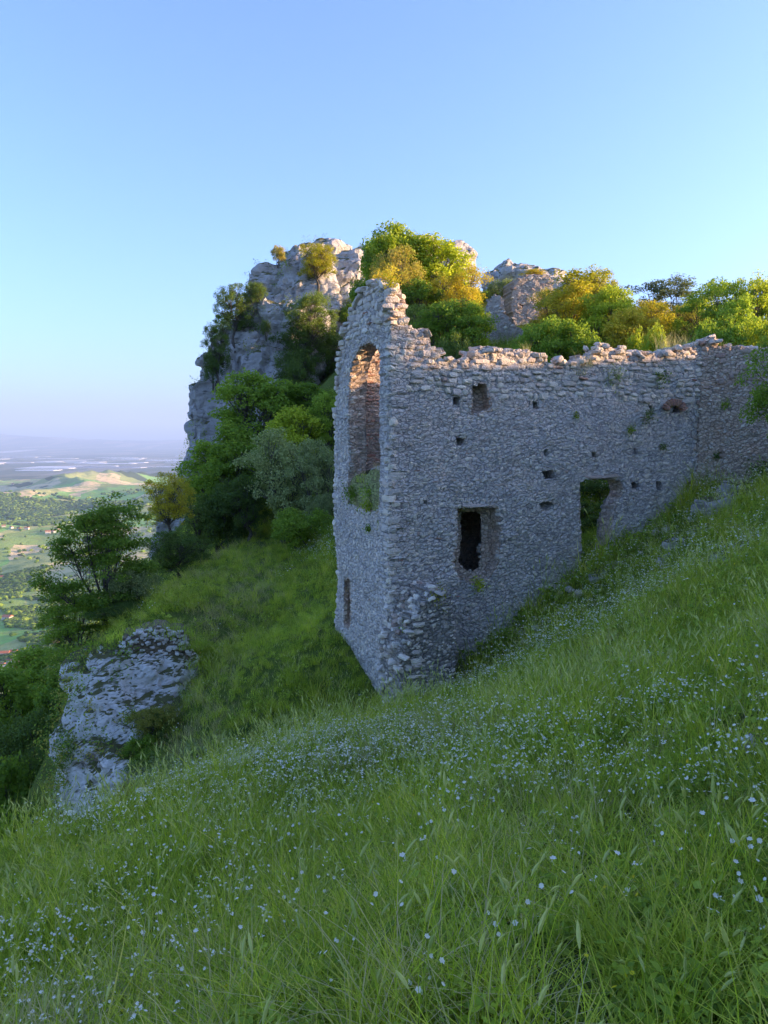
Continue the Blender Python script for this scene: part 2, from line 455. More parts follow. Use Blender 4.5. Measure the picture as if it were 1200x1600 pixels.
def valley_mat():
    m, nt, out = mat('valley fields and woods')
    c = coords(nt)
    w = nt.nodes.new('ShaderNodeAttribute'); w.attribute_name = 'wood'
    r = nt.nodes.new('ShaderNodeAttribute'); r.attribute_name = 'dist'
    wa = tex(nt, c, .004, 4); wm = N(nt, 'VectorMath', operation='SCALE'); nt.links.new(wa.outputs['Color'], wm.inputs[0]); wm.inputs['Scale'].default_value = 160
    ad = N(nt, 'VectorMath', operation='ADD'); nt.links.new(c, ad.inputs[0]); nt.links.new(wm.outputs[0], ad.inputs[1])
    mp = N(nt, 'Mapping'); mp.inputs['Scale'].default_value = (1, .45, 0); mp.inputs['Rotation'].default_value = (0, 0, .5); nt.links.new(ad.outputs[0], mp.inputs[0])
    v = tex(nt, mp.outputs[0], .0042, kind='Voronoi')
    s = N(nt, 'SeparateColor'); nt.links.new(v.outputs['Color'], s.inputs[0])
    fields = ramp(nt, s.outputs[0], [(0, (.30, .36, .11)), (.2, (.42, .44, .15)), (.38, (.62, .50, .24)), (.55, (.26, .38, .10)), (.7, (.68, .52, .28)), (.84, (.22, .46, .10)), (1, (.4, .4, .15))], 'CONSTANT')
    n = tex(nt, c, .012, 7, .7)
    fields = mix(nt, fields, (.24, .30, .10), thr(nt, n.outputs[0], .48, .62))
    # orchard rows
    n2 = tex(nt, c, .05, 6, .7)
    wood = mix(nt, (.05, .08, .03), (.10, .14, .045), n2.outputs[0])
    col = mix(nt, fields, wood, thr(nt, w.outputs['Fac'], -.01, .02))
    # coastal plain: pale plots and greenhouses
    v3 = tex(nt, coords(nt, (1, .28, 0)), .0016, kind='Voronoi'); s3 = N(nt, 'SeparateColor'); nt.links.new(v3.outputs['Color'], s3.inputs[0])
    plain = ramp(nt, s3.outputs[0], [(0, (.10, .13, .07)), (.35, (.16, .17, .10)), (.6, (.26, .24, .17)), (.8, (.09, .12, .06)), (.965, (.5, .5, .48)), (1, (.2, .2, .12))], 'CONSTANT')
    col = mix(nt, col, plain, thr(nt, r.outputs['Fac'], 9300, 9900))
    h = tex(nt, c, .08, 5, .7)
    principled(nt, out, col, 1, bump(nt, h.outputs[0], .6, 6), .0); return m
M['valley'] = valley_mat()
vm = mesh('valley', np.c_[vx, vy, vz], np.c_[q0, q0 + 1, q0 + nt_ + 1, q0 + nt_][:, ::-1], [M['valley']], True,
          attrs={'wood': ('FLOAT', wood_mask(vx, vy)), 'dist': ('FLOAT', np.hypot(vx, vy))})
valley = inner('valley', vm)

# ------------------------------------------------------------------ instancing helper for stuff (grass, woods)
def proto_collection(name, meshes):
    c = bpy.data.collections.new(name)
    for i, me in enumerate(meshes):
        o = bpy.data.objects.new('%s_%02d' % (name.replace(' ', '_'), i), me); c.objects.link(o)
    return c
def scatter(name, pts, rot, scl, idx, coll, label, cat):
    me = mesh(name, pts, [], [], attrs={'rot': ('FLOAT_VECTOR', rot), 'scl': ('FLOAT_VECTOR', scl), 'idx': ('INT', idx.astype(np.int32))})
    o = link(name, me); tag(o, label, cat, kind='stuff')
    g = bpy.data.node_groups.new(name, 'GeometryNodeTree')
    g.interface.new_socket('Geometry', in_out='INPUT', socket_type='NodeSocketGeometry')
    g.interface.new_socket('Geometry', in_out='OUTPUT', socket_type='NodeSocketGeometry')
    gi, go = g.nodes.new('NodeGroupInput'), g.nodes.new('NodeGroupOutput')
    ip = g.nodes.new('GeometryNodeInstanceOnPoints'); ci = g.nodes.new('GeometryNodeCollectionInfo')
    ci.inputs[0].default_value = coll; ci.inputs['Separate Children'].default_value = True; ci.inputs['Reset Children'].default_value = True
    ip.inputs['Pick Instance'].default_value = True
    def at(n, t):
        a = g.nodes.new('GeometryNodeInputNamedAttribute'); a.data_type = t; a.inputs[0].default_value = n
        return a.outputs[0]
    L = g.links.new
    L(gi.outputs[0], ip.inputs['Points']); L(ci.outputs[0], ip.inputs['Instance'])
    L(at('idx', 'INT'), ip.inputs['Instance Index']); L(at('rot', 'FLOAT_VECTOR'), ip.inputs['Rotation']); L(at('scl', 'FLOAT_VECTOR'), ip.inputs['Scale'])
    L(ip.outputs[0], go.inputs[0])
    md = o.modifiers.new('scatter', 'NODES'); md.node_group = g
    return o

# ------------------------------------------------------------------ the ruin: wall planes
class Plane:
    def __init__(s, x, y, ux, uy, nx, ny):
        s.o = np.array([x, y]); l = math.hypot(ux, uy); s.u = np.array([ux, uy]) / l; l = math.hypot(nx, ny); s.n = np.array([nx, ny]) / l
    def pt(s, u, d, z):                 # d = depth behind the face
        u, d, z = np.broadcast_arrays(np.asarray(u, float), np.asarray(d, float), np.asarray(z, float))
        return np.stack([s.o[0] + s.u[0] * u - s.n[0] * d, s.o[1] + s.u[1] * u - s.n[1] * d, z], -1)
    def pix(s, px, py):
        D = ray(px, py)
        t = (s.o @ s.n) / (D[:2] @ s.n)
        p = D * t
        return np.array([(p[:2] - s.o) @ s.u, p[2]])
    def pixs(s, L): return np.array([s.pix(*a) for a in L])
def inpoly(poly, x, y):
    r = np.zeros(np.shape(x), bool); n = len(poly); j = n - 1
    for i in range(n):
        xi, yi = poly[i]; xj, yj = poly[j]
        c = ((yi > y) != (yj > y)) & (x < (xj - xi) * (y - yi) / (yj - yi + 1e-12) + xi)
        r ^= c; j = i
    return r
def resample(poly, step, closed=True):
    poly = np.asarray(poly, float); P2 = np.vstack([poly, poly[:1]]) if closed else poly
    seg = np.linalg.norm(np.diff(P2, axis=0), axis=1); s = np.r_[0, np.cumsum(seg)]
    n = max(8, int(s[-1] / step)); t = np.linspace(0, s[-1], n, endpoint=not closed)
    return np.c_[np.interp(t, s, P2[:, 0]), np.interp(t, s, P2[:, 1])]
def face_d(pl, u, z, amp=1):
    p = np.c_[np.ravel(u), np.ravel(z), np.full(np.size(u), pl.o[0] * 3.1)]
    return (fbm(p * .55, 3, 41) * .05 + fbm(p * 3.2, 3, 44) * .018 * amp).reshape(np.shape(u))
def wall_core(name, pl, outline, holes, thick, mats, parent, cell=.06, amp=1.0, warm_inside=False):
    """holes: dicts poly, blind depth (or None = right through), grow (back polygon larger by), mat"""
    outline = np.asarray(outline)
    lo, hi = outline.min(0), outline.max(0)
    us = np.arange(lo[0], hi[0] + cell, cell); zs = np.arange(lo[1], hi[1] + cell, cell)
    U, Z = np.meshgrid(us, zs)
    uc, zc = (U[:-1, :-1] + U[1:, 1:]) / 2, (Z[:-1, :-1] + Z[1:, 1:]) / 2
    jit = fbm(np.c_[uc.ravel() * 2.5, zc.ravel() * 2.5, uc.ravel() * 0], 3, 50).reshape(uc.shape) * .09
    m = inpoly(outline, uc, zc + jit)
    for h in holes: m &= ~inpoly(h['poly'], uc, zc)
    nzr, nur = U.shape
    used = np.zeros(U.shape, bool)
    for a in (0, 1):
        for b in (0, 1): used[a:nzr - 1 + a, b:nur - 1 + b] |= m
    cnt = np.zeros(U.shape, int)
    for a in (0, 1):
        for b in (0, 1): cnt[a:nzr - 1 + a, b:nur - 1 + b] += m
    idx = -np.ones(U.shape, int); idx[used] = np.arange(used.sum())
    uu, zz = U[used].copy(), Z[used].copy()
    k = cnt[used] < 4
    uu = uu + np.where(k, rng.normal(0, cell * .25, len(uu)), rng.normal(0, cell * .12, len(uu)))
    zz = zz + np.where(k, rng.normal(0, cell * .25, len(uu)), 0)
    n = len(uu)
    d = face_d(pl, uu, zz, amp) + rng.normal(0, .006, n) + np.where(k, .02, 0)
    Vf = pl.pt(uu, d, zz); Vb = pl.pt(uu, thick + face_d(pl, uu + 50, zz, amp) * .7, zz)
    jz, iu = np.nonzero(m)
    a, b, c, e = idx[jz, iu], idx[jz, iu + 1], idx[jz + 1, iu + 1], idx[jz + 1, iu]
    flip = np.cross(np.append(pl.u, 0), [0, 0, 1]) @ np.append(pl.n, 0) < 0
    Qf = np.c_[a, b, c, e]; Qb = np.c_[e, c, b, a] + n
    mp = np.pad(m, 1)
    S = []
    for dz, du, p, q in ((0, -1, 0, 3), (0, 1, 2, 1), (-1, 0, 1, 0), (1, 0, 3, 2)):
        nb = mp[jz + 1 + dz, iu + 1 + du]
        s = ~nb
        # only bridge the outer outline; holes get their own reveals
        for h in holes:
            s &= ~inpoly(h['poly'], uc[jz, iu] + du * cell, zc[jz, iu] + dz * cell)
        cc = [a, b, c, e]
        S.append(np.c_[cc[p][s], cc[q][s], cc[q][s] + n, cc[p][s] + n])
    Q = np.concatenate([Qf, Qb] + S)
    if flip: Q = Q[:, ::-1]
    g = Geo(); g.add(np.vstack([Vf, Vb]), Q, m=0)
    for h in holes:
        cur = resample(h['poly'], .09)
        ctr = cur.mean(0); nn = len(cur)
        th_ = thick if h.get('depth') is None else h['depth']
        def ring(scale_add, depth, jit=.012):
            v = cur - ctr; L = np.linalg.norm(v, axis=1)[:, None] + 1e-6
            c2 = ctr + v * (1 + scale_add / L) + rng.normal(0, jit, cur.shape)
            return pl.pt(c2[:, 0], depth + face_d(pl, c2[:, 0], c2[:, 1], amp), c2[:, 1])
        grow = h.get('grow', 0.0)
        rings = [ring(cell * 1.6, .03), ring(.0, .0)]
        K = max(2, int(th_ / .12))
        if h.get('inner') is not None:
            base, t1 = cur, h['step']
            rings.append(ring(.0, t1 * .5)); rings.append(ring(-.01, t1))
            P2 = np.vstack([h['inner'], h['inner'][:1]]); sg = np.r_[0, np.cumsum(np.linalg.norm(np.diff(P2, axis=0), axis=1))]
            t_ = np.linspace(0, sg[-1], nn, endpoint=False)
            new = np.c_[np.interp(t_, sg, P2[:, 0]), np.interp(t_, sg, P2[:, 1])]
            cur = base * .5 + new * .5; ctr = cur.mean(0); rings.append(ring(0, t1 + .02, .02))
            cur = new; ctr = cur.mean(0); rings.append(ring(0, t1 + .03, .015)); rings.append(ring(0, (t1 + thick) / 2)); K = 0
        for q in range(1, K + 1): rings.append(ring(grow * q / K + (rng.normal(0, .01)), th_ * q / K, .014))
        if h.get('depth') is None: rings.append(ring(grow + cell * 1.6, thick - .03))
        V = np.concatenate(rings); Qs = []
        for r_ in range(len(rings) - 1):
            i0 = r_ * nn; a_ = np.arange(nn); b_ = (a_ + 1) % nn
            Qs.append(np.c_[a_ + i0, b_ + i0, b_ + i0 + nn, a_ + i0 + nn])
        g.add(V, np.concatenate(Qs), m=h.get('mat', 0))
        if h.get('depth') is not None:
            cp = pl.pt(ctr[0], th_ + .03, ctr[1])[None, :]
            Vc = np.concatenate([rings[-1], cp]); a_ = np.arange(nn)
            g.add(Vc, None, np.c_[a_, (a_ + 1) % nn, np.full(nn, nn)], m=h.get('mat', 0))
    return link(name, g.mesh(name, mats), parent)

# unit stones
def unit_stone(seed, n=3, round_=.55):
    r = np.random.default_rng(seed); pts = {}; V = []; Q = []
    def vid(p):
        k = tuple(np.round(p, 5))
        if k not in pts: pts[k] = len(V); V.append(p)
        return pts[k]
    for ax in range(3):
        for sg in (-1, 1):
            for i in range(n):
                for j in range(n):
                    c = []
                    for (a, b) in ((i, j), (i + 1, j), (i + 1, j + 1), (i, j + 1)):
                        p = [0, 0, 0]; p[ax] = sg; p[(ax + 1) % 3] = -1 + 2 * a / n; p[(ax + 2) % 3] = -1 + 2 * b / n
                        c.append(vid(np.array(p, float)))
                    Q.append(c if sg > 0 else c[::-1])
    V = np.array(V)
    s = V / np.linalg.norm(V, axis=1)[:, None] * 1.12
    V = V * (1 - round_) + s * round_
    V = V + np.stack([vnoise(V * 1.3 + seed * 7.1, 1), vnoise(V * 1.3 + seed * 3.3, 2), vnoise(V * 1.3 + seed * 5.7, 3)], 1) * .22
    sk = r.normal(0, .10, (3, 3)); V = V @ (np.eye(3) + sk)
    V = V / (V.max(0) - V.min(0))
    V -= (V.max(0) + V.min(0)) / 2
    return V, np.array(Q)
STONES = [unit_stone(k) for k in range(14)]
PEBBLES = [unit_stone(50 + k, 2, .6) for k in range(10)]

MAIN = Plane(.1, 16, 8.5, 4.0, .426, -.905)
END = Plane(.1, 16, -.426, .905, -.905, -.426)
c0 = MAIN.pt(9.35, 0, 0)
SIDE = Plane(c0[0], c0[1] - .12, 1, .03, .03, -1)

main_top = [(600, 500), (611, 490), (622, 490), (630, 498), (642, 510), (662, 517), (676, 535), (690, 553), (700, 562), (733, 566), (741, 549), (765, 546), (800, 548), (848, 553),
            (858, 562), (900, 566), (928, 560), (935, 541), (955, 540), (962, 548), (1000, 552), (1030, 550), (1062, 543), (1104, 538)]
mo = MAIN.pixs(main_top); mo[0, 0] = 0.0
mo = np.vstack([mo, [[mo[-1, 0], -3.2], [7.0, -4.2], [5.4, -5.0], [3.0, -6.2], [0.0, -7.4]]])
eo = END.pixs([(600, 445), (590, 440), (580, 439), (566, 450), (556, 468), (545, 488), (537, 515), (531, 550), (527, 600)])
eo[0] = END.pix(607, 505); eo = np.vstack([eo[:1], [END.pix(603, 474)], [END.pix(597, 450)], eo[1:]]); eo[0, 0] = 0.0
L_END = END.pix(524, 800)[0]
eo = np.vstack([eo, [[L_END, .2], [L_END, -6.4], [0, -7.4]]])
so = SIDE.pixs([(1098, 537), (1108, 527), (1118, 528), (1124, 543), (1150, 543), (1190, 547), (1230, 545), (1280, 560)])
so = np.vstack([so, [[so[-1, 0], -2.5], [so[0, 0], -3.0]]])

MIN = Plane(*(MAIN.pt(0, .36, 0)[:2]), 8.5, 4.0, .426, -.905)
def rectp(pl, x0, y0, x1, y1): return pl.pixs([(x0, y0), (x1, y0), (x1, y1), (x0, y1)])
mh = [
    dict(poly=MAIN.pixs([(714, 795), (776, 791), (782, 830), (778, 880), (760, 908), (735, 912), (716, 902), (708, 880), (714, 850)]), depth=None, mat=1, step=.34,
         inner=MIN.pixs([(721, 800), (752, 799), (752, 830), (752, 868), (747, 888), (736, 894), (724, 888), (715, 875), (720, 850)])),
    dict(poly=MAIN.pixs([(905, 752), (915, 748), (968, 749), (974, 768), (962, 790), (955, 815), (950, 862), (948, 900), (906, 905), (908, 860), (905, 800)]), depth=None, mat=1),
    dict(poly=MAIN.pixs([(737, 605), (748, 598), (760, 602), (765, 622), (768, 640), (738, 648)]), depth=.30, mat=1),
    dict(poly=MAIN.pixs([(712, 685), (730, 684), (724, 698), (716, 697)]), depth=.35),
    dict(poly=rectp(MAIN, 709, 620, 719, 633), depth=.35),
    dict(poly=rectp(MAIN, 661, 780, 669, 790), depth=.3),
    dict(poly=MAIN.pixs([(846, 735), (864, 734), (867, 748), (850, 750)]), depth=.4),
    dict(poly=MAIN.pixs([(848, 702), (856, 700), (856, 715), (850, 716)]), depth=.25),
    dict(poly=MAIN.pixs([(840, 785), (858, 782), (866, 788), (862, 794), (842, 796)]), depth=.2),
    dict(poly=rectp(MAIN, 985, 752, 1000, 764), depth=.35),
    dict(poly=rectp(MAIN, 1024, 752, 1035, 766), depth=.35),
    dict(poly=rectp(MAIN, 1072, 752, 1084, 762), depth=.35),
    dict(poly=MAIN.pixs([(1052, 647), (1056, 634), (1066, 628), (1074, 630), (1072, 640), (1062, 646)]), depth=.35),
    dict(poly=rectp(MAIN, 833, 628, 844, 640), depth=.3),
    dict(poly=rectp(MAIN, 922, 705, 930, 715), depth=.2),
    dict(poly=rectp(MAIN, 1016, 634, 1024, 646), depth=.25),
    dict(poly=rectp(MAIN, 992, 700, 998, 712), depth=.2),
]
arch = END.pixs([(545, 788), (545, 620), (549, 580), (556, 553), (566, 538), (577, 534), (587, 544), (594, 565), (599, 600), (600, 660), (600, 712), (593, 760), (589, 800)])
eh = [dict(poly=arch, depth=None, mat=1),
      dict(poly=END.pixs([(536, 905), (546, 903), (548, 950), (545, 985), (537, 975)]), depth=.15, mat=1)]
ruin = empty('ruined_building', (.1, 16, gz(.1, 16)), 'roofless grey rubble stone ruin with arched opening in its end wall and dark slit window', 'ruin')
def rel(o):
    o.matrix_parent_inverse = ruin.matrix_world.inverted() if False else Matrix.Translation(-Vector(ruin.location)); return o

mw = rel(wall_core('main_wall', MAIN, mo, mh, .47, [M['core'], M['core_warm']], ruin))
ew = rel(wall_core('end_wall', END, eo, eh, .45, [M['core'], M['core_warm']], ruin))
sw = rel(wall_core('side_wall', SIDE, so, [dict(poly=rectp(SIDE, 1118, 706, 1130, 716), depth=.25), dict(poly=rectp(SIDE, 1190, 720, 1215, 790), depth=.4)], .6, [M['core_warm'], M['core_warm']], ruin))
# back wall of the ruin, partition and floor slab of the dark lower room (seen through arch and slit)
BACK = Plane(*(END.pt(L_END - .84, 0, 0)[:2]), 8.5, 4.0, .426, -.905)
bo = np.array([[.40, 3.0], [1.2, 3.1], [1.6, 2.3], [2.1, 1.2], [2.8, .3], [4.6, -.6], [4.9, -5.5], [.40, -6.6]])
bw = rel(wall_core('back_wall', BACK, bo, [], .78, [M['core_warm']], ruin, amp=1.6))
PART = Plane(*(MAIN.pt(4.75, .5, 0)[:2]), -.426, .905, -.905, -.426)
pw = rel(wall_core('partition_wall', PART, np.array([[0, -.55], [L_END - 1.35, -.55], [L_END - 1.35, -5.5], [0, -5.5]]), [], .35, [M['core']], ruin))
g = Geo()
fu = np.linspace(.35, 4.9, 24); fd_ = np.linspace(.42, L_END - .8, 12)
FU, FD = np.meshgrid(fu, fd_)
fz = -.72 + fbm(np.c_[FU.ravel(), FD.ravel(), 0 * FU.ravel()] * 1.7, 3, 60) * .12
Vt = MAIN.pt(FU.ravel(), FD.ravel(), fz); Vb_ = MAIN.pt(FU.ravel(), FD.ravel(), fz - .35)
nn = len(fu); ii, jj = np.meshgrid(np.arange(nn - 1), np.arange(len(fd_) - 1)); q0 = (jj * nn + ii).ravel()
g.add(np.vstack([Vt, Vb_]), np.vstack([np.c_[q0, q0 + 1, q0 + nn + 1, q0 + nn], np.c_[q0, q0 + nn, q0 + nn + 1, q0 + 1] + len(Vt)]))
rel(link('floor_slab', g.mesh('floor_slab', [M['core']]), ruin))
# earth and debris lying in the foot of the arched opening
fl = np.linspace(.28, END.pix(545, 700)[0] + .12, 16); dd = np.linspace(.03, .95, 9)
FL, FDD = np.meshgrid(fl, dd)
t_ = (FL - fl[0]) / (fl[-1] - fl[0])
top = (-.36 - .62 * t_ ** 1.2) * np.clip(.55 + FDD * .8, 0, 1) - .55 * (1 - np.clip(.2 + FDD * 1.4, 0, 1)) + fbm(np.c_[FL.ravel(), FDD.ravel(), 0 * FL.ravel()] * 3, 3, 61).reshape(FL.shape) * .08
Vt = END.pt(FL.ravel(), FDD.ravel(), top.ravel()); Vl = END.pt(FL.ravel(), FDD.ravel(), np.full(FL.size, -2.0))
nn = len(fl); ii, jj = np.meshgrid(np.arange(nn - 1), np.arange(len(dd) - 1)); q0 = (jj * nn + ii).ravel()
edge = np.arange(nn - 1)
g = Geo(); g.add(np.vstack([Vt, Vl]), np.vstack([np.c_[q0, q0 + 1, q0 + nn + 1, q0 + nn], np.c_[edge, edge + len(Vt), edge + 1 + len(Vt), edge + 1]]))
rel(link('debris_mound', g.mesh('debris_mound', [M['debris']], True), ruin))
MOUND = (fl, dd, FL, FDD, top)

# spur: the broken stub of a wall that leans out from the foot of the main wall
SPUR = Plane(*(MAIN.pt(0, -1.05, 0)[:2]), 8.5, 4.0, .426, -.905)
spur_px = [(684, 922), (700, 926), (707, 940), (711, 1000), (712, 1045), (712, 1090), (630, 1150), (631, 1112), (628, 1060), (629, 1012), (640, 1000), (645, 975), (656, 962), (660, 945), (673, 935)]
spo = SPUR.pixs(spur_px)
spw = rel(wall_core('spur_wall', SPUR, spo, [], 1.1, [M['core_dark'], M['core']], ruin, cell=.05))

# ------------------------------------------------------------------ stones laid into the walls
placed = []                                     # (size, mesh kind, matrix, material)
def stone_rot(pl, tilt=0, spin=0):
    n3 = np.array([-pl.n[0], -pl.n[1], 0]); u3 = np.array([pl.u[0], pl.u[1], 0]); z3 = np.array([0, 0, 1.])
    B = np.stack([u3, n3, z3], 1)
    E = np.array(Euler((random.gauss(0, .09), random.gauss(0, tilt + .035), random.gauss(0, .09 + spin))).to_matrix())
    return B @ E
def add_stone(pl, u, z, w, h, d, proud, matn='stone', tilt=0.0, variant=None, out=placed, extra=0):
    dep = face_d(pl, np.array([u]), np.array([z]))[0] + extra
    c = pl.pt(u, dep + d * .5 - proud, z)
    Mx = stone_rot(pl, tilt) @ np.diag([w, d, h])
    out.append((w * h, variant if variant is not None else random.randrange(14), Mx, c, matn))
def lay(pl, outline, holes, zsplit, seed, tone='stone', umin=None, umax=None, big=1.0, density=1.0, warmp=.03, brickp=.015):
    r = random.Random(seed)
    lo, hi = outline.min(0), outline.max(0)
    z = lo[1]
    while z < hi[1] + .1:
        upper = z > zsplit + .15 * math.sin(z * 3)
        h = (r.uniform(.09, .18) if upper else r.uniform(.055, .125)) * big
        u = lo[0] - r.uniform(0, .2)
        while u < hi[0] + .1:
            w = (r.uniform(.11, .34) if upper else r.uniform(.06, .23)) * big
            if r.random() < .12: w *= 1.6
            uc, zc = u + w / 2, z + h / 2 + .06 * math.sin(u * 1.3 + z) + r.uniform(-.028, .028)
            u += w + r.uniform(.0, .02)
            if (umin is not None and uc < umin) or (umax is not None and uc > umax): continue
            pts = np.array([[uc - w * .3, zc - h * .3], [uc + w * .3, zc - h * .3], [uc - w * .3, zc + h * .25], [uc + w * .3, zc + h * .25]])
            if not inpoly(outline, pts[:, 0], pts[:, 1]).all(): continue
            ctr = np.array([[uc - w * .45, zc], [uc, zc], [uc + w * .45, zc], [uc, zc - h * .4], [uc, zc + h * .4]])
            if any(inpoly(hh['poly'], ctr[:, 0], ctr[:, 1]).any() for hh in holes): continue
            if zc < gfoot(pl, uc) - .3: continue
            if r.random() > density: continue
            pn_ = float(vnoise(np.array([[uc * .7, zc * .7, 9.0]]), 17)[0])
            if r.random() < (.03 if upper else .08 + .9 * max(0.0, pn_ - .1)): continue
            proud = r.uniform(.01, .07) if upper else r.uniform(-.012, .022) - .03 * max(0.0, float(vnoise(np.array([[uc * .9, zc * .9, 3.0]]), 7)[0]))
            mt = 'brick' if r.random() < brickp else 'stone_warm' if r.random() < warmp else tone
            hh2 = h * r.uniform(.65, 1.15)
            if mt == 'brick': hh2 *= .45
            add_stone(pl, uc, zc, w * r.uniform(.9, 1.02), hh2, r.uniform(.12, .22), proud, mt, .03)
        z += h
_gf = {}
def gfoot(pl, u):
    k = (id(pl), round(u * 4))
    if k not in _gf:
        p = pl.pt(u, 0, 0); _gf[k] = gz(p[0], p[1])
    return _gf[k]
lay(MAIN, mo, mh, .95, 1)
lay(END, eo, eh, 2.3, 2, umin=.02, umax=L_END - .02)
lay(SIDE, so, [], 1.4, 3, tone='stone_warm', warmp=0, brickp=.03, density=.5)
lay(SPUR, spo, [], -9, 4, density=.95, umax=SPUR.pix(660, 1000)[0])
lay(SPUR, spo, [], 9, 5, tone='stone_dark', density=.9, umin=SPUR.pix(656, 1000)[0])
# the corner of the building, quoins laid in turn
z = gfoot(MAIN, 0) - .1; k = 0
while z < 3.2:
    h = random.uniform(.11, .2)
    if k % 2: add_stone(MAIN, random.uniform(.12, .16), z + h / 2, random.uniform(.3, .42), h, .2, .035)
    else: add_stone(END, random.uniform(.11, .15), z + h / 2, random.uniform(.28, .4), h, .2, .035)
    z += h; k += 1
# far corner of the end wall
z = -5; k = 0
while z < 2.2:
    h = random.uniform(.1, .18)
    add_stone(END, L_END - random.uniform(.05, .14), z + h / 2, random.uniform(.18, .34), h, .25, random.uniform(0, .05)); z += h
# quoins of the junction with the side wall
z = gfoot(MAIN, 9.2); k = 0
while z < 1.6:
    h = random.uniform(.12, .2); add_stone(MAIN, 9.25 + (k % 2) * .12, z + h / 2, random.uniform(.25, .38), h, .25, .06, 'stone_warm' if random.random() < .4 else 'stone'); z += h; k += 1
# loose stones along the broken tops
def cap(pl, line, thick, n_per_m=7, big=1.0, base=0, out=placed, matn=None):
    line = np.asarray(line); seg = np.linalg.norm(np.diff(line, axis=0), axis=1)
    for (a, b, L) in zip(line[:-1], line[1:], seg):
        for _ in range(int(L * n_per_m * max(1, thick / .3)) + 1):
            t = random.random(); p = a + (b - a) * t
            w = random.uniform(.12, .34) * big; h = random.uniform(.08, .17) * big
            dd_ = random.uniform(.0, thick - .05)
            c = pl.pt(p[0] + random.gauss(0, .03), dd_, p[1] + random.gauss(-.01, .035))
            Mx = stone_rot(pl, .25, .4) @ np.diag([w, w * random.uniform(.6, 1), h])
            out.append((w * h * (1.0 if dd_ < .2 else .4), random.randrange(14), Mx, c, matn or ('stone_warm' if random.random() < .12 else 'stone')))
cap(MAIN, mo[:len(main_top)], .47); cap(END, eo[:11], .45, 11); cap(SIDE, so[:8], .6); cap(BACK, bo[:6], .5, 5)
cap(SPUR, np.vstack([spo[6:], spo[:3]]), 1.1, 13, .75)
# ragged stones round the openings
def rim(pl, poly, n, matn='stone', wr=(.1, .22), dpt=(.0, .12)):
    c = resample(poly, .05)
    for _ in range(n):
        p = c[random.randrange(len(c))]; w = random.uniform(*wr)
        v = p - c.mean(0); v /= np.linalg.norm(v) + 1e-6
        add_stone(pl, p[0] + v[0] * w * .4, p[1] + v[1] * w * .35, w, w * random.uniform(.5, .9), .16, random.uniform(0, .03), matn, .3, extra=random.uniform(*dpt))
rim(END, arch, 110, 'stone', (.08, .18), (0, .05)); rim(MAIN, mh[0]['poly'], 50, 'stone', (.08, .2), (0, .02)); rim(MAIN, mh[1]['poly'], 60, 'stone_warm', (.1, .24), (0, .4))
rim(MAIN, mh[0]['inner'], 22, 'stone', (.06, .13), (.36, .5)); rim(MAIN, mh[2]['poly'], 16, 'stone_warm', (.07, .14), (.0, .1))
for hh in mh[3:]: rim(MAIN, hh['poly'], 9, 'stone', (.07, .16), (0, .02))
# inside face of the back wall and jamb: courses of brick and stone
for _ in range(420):
    u = random.uniform(.46, 1.9); z = round(random.uniform(-.5, 3.0) / .085) * .085
    if not inpoly(bo, np.array([u]), np.array([z]))[0]: continue
    add_stone(BACK, u, z, random.uniform(.12, .26), .06, .1, random.uniform(.01, .04), 'brick' if random.random() < .4 else 'stone_warm', .02)
JAMB = Plane(*(END.pt(END.pix(545, 600)[0], 0, 0)[:2]), 8.5, 4, .426, -.905)
for _ in range(60):
    add_stone(JAMB, random.uniform(.03, .42), random.uniform(-1.3, 1.7), random.uniform(.08, .2), random.uniform(.05, .1), .12, random.uniform(0, .03), random.choice(['stone_warm', 'stone']), .1)
# fine rubble between
PB = []
def fill(pl, outline, holes, n, zsp):
    lo, hi = outline.min(0), outline.max(0)
    uu = rng.uniform(lo[0], hi[0], n); zz = rng.uniform(max(lo[1], -6.3), hi[1], n)
    ok = inpoly(outline, uu, zz)
    for h in holes: ok &= ~inpoly(h['poly'], uu, zz)
    uu, zz = uu[ok], zz[ok]
    dep = face_d(pl, uu, zz)
    for u, z, d in zip(uu, zz, dep):
        w = random.uniform(.04, .11)
        c = pl.pt(u, d + .022, z); Mx = stone_rot(pl, .3) @ np.diag([w, .09, w * random.uniform(.45, .9)])
        PB.append((Mx, c))
fill(MAIN, mo, mh, 4200, .9); fill(END, eo, eh, 2000, 2); fill(SIDE, so, [], 900, 1); fill(SPUR, spo, [], 250, 0)

STONE_MESH = {}
def smesh(v, mn):
    k = (v, mn)
    if k not in STONE_MESH: STONE_MESH[k] = mesh('stone_%s_%d' % (mn, v), STONES[v][0], STONES[v][1], [M[mn]])
    return STONE_MESH[k]
def emit_stones(placed, parent, origin, limit=296, part='stone', rest='rubble_stones'):
    seen = sorted(placed, key=lambda s: -s[0] * (1.0 if s[3][2] > -9 else 0))
    for s in seen[:limit]:
        M4 = Matrix.Identity(4)
        for i in range(3):
            for j in range(3): M4[i][j] = s[2][i, j]
            M4[i][3] = s[3][i] - origin[i]
        o = bpy.data.objects.new(part, smesh(s[1], s[4])); COL.objects.link(o); o.parent = parent; o.matrix_local = M4
    names = sorted({s[4] for s in seen[limit:]})
    if not names: return
    g = Geo()
    for s in seen[limit:]:
        V, Q = STONES[s[1]]
        g.add(V @ s[2].T + s[3] - origin, Q, m=names.index(s[4]))
    me = g.mesh(rest, [M[n] for n in names]); tag(link(rest, me, parent), kind='stuff')
O = np.array(ruin.location)
emit_stones(placed, ruin, O)
g = Geo()
for Mx, c in PB:
    V, Q = PEBBLES[random.randrange(10)]; g.add(V @ Mx.T + c - O, Q)
tag(link('small_rubble', g.mesh('small_rubble', [M['stone']]), ruin), kind='stuff')
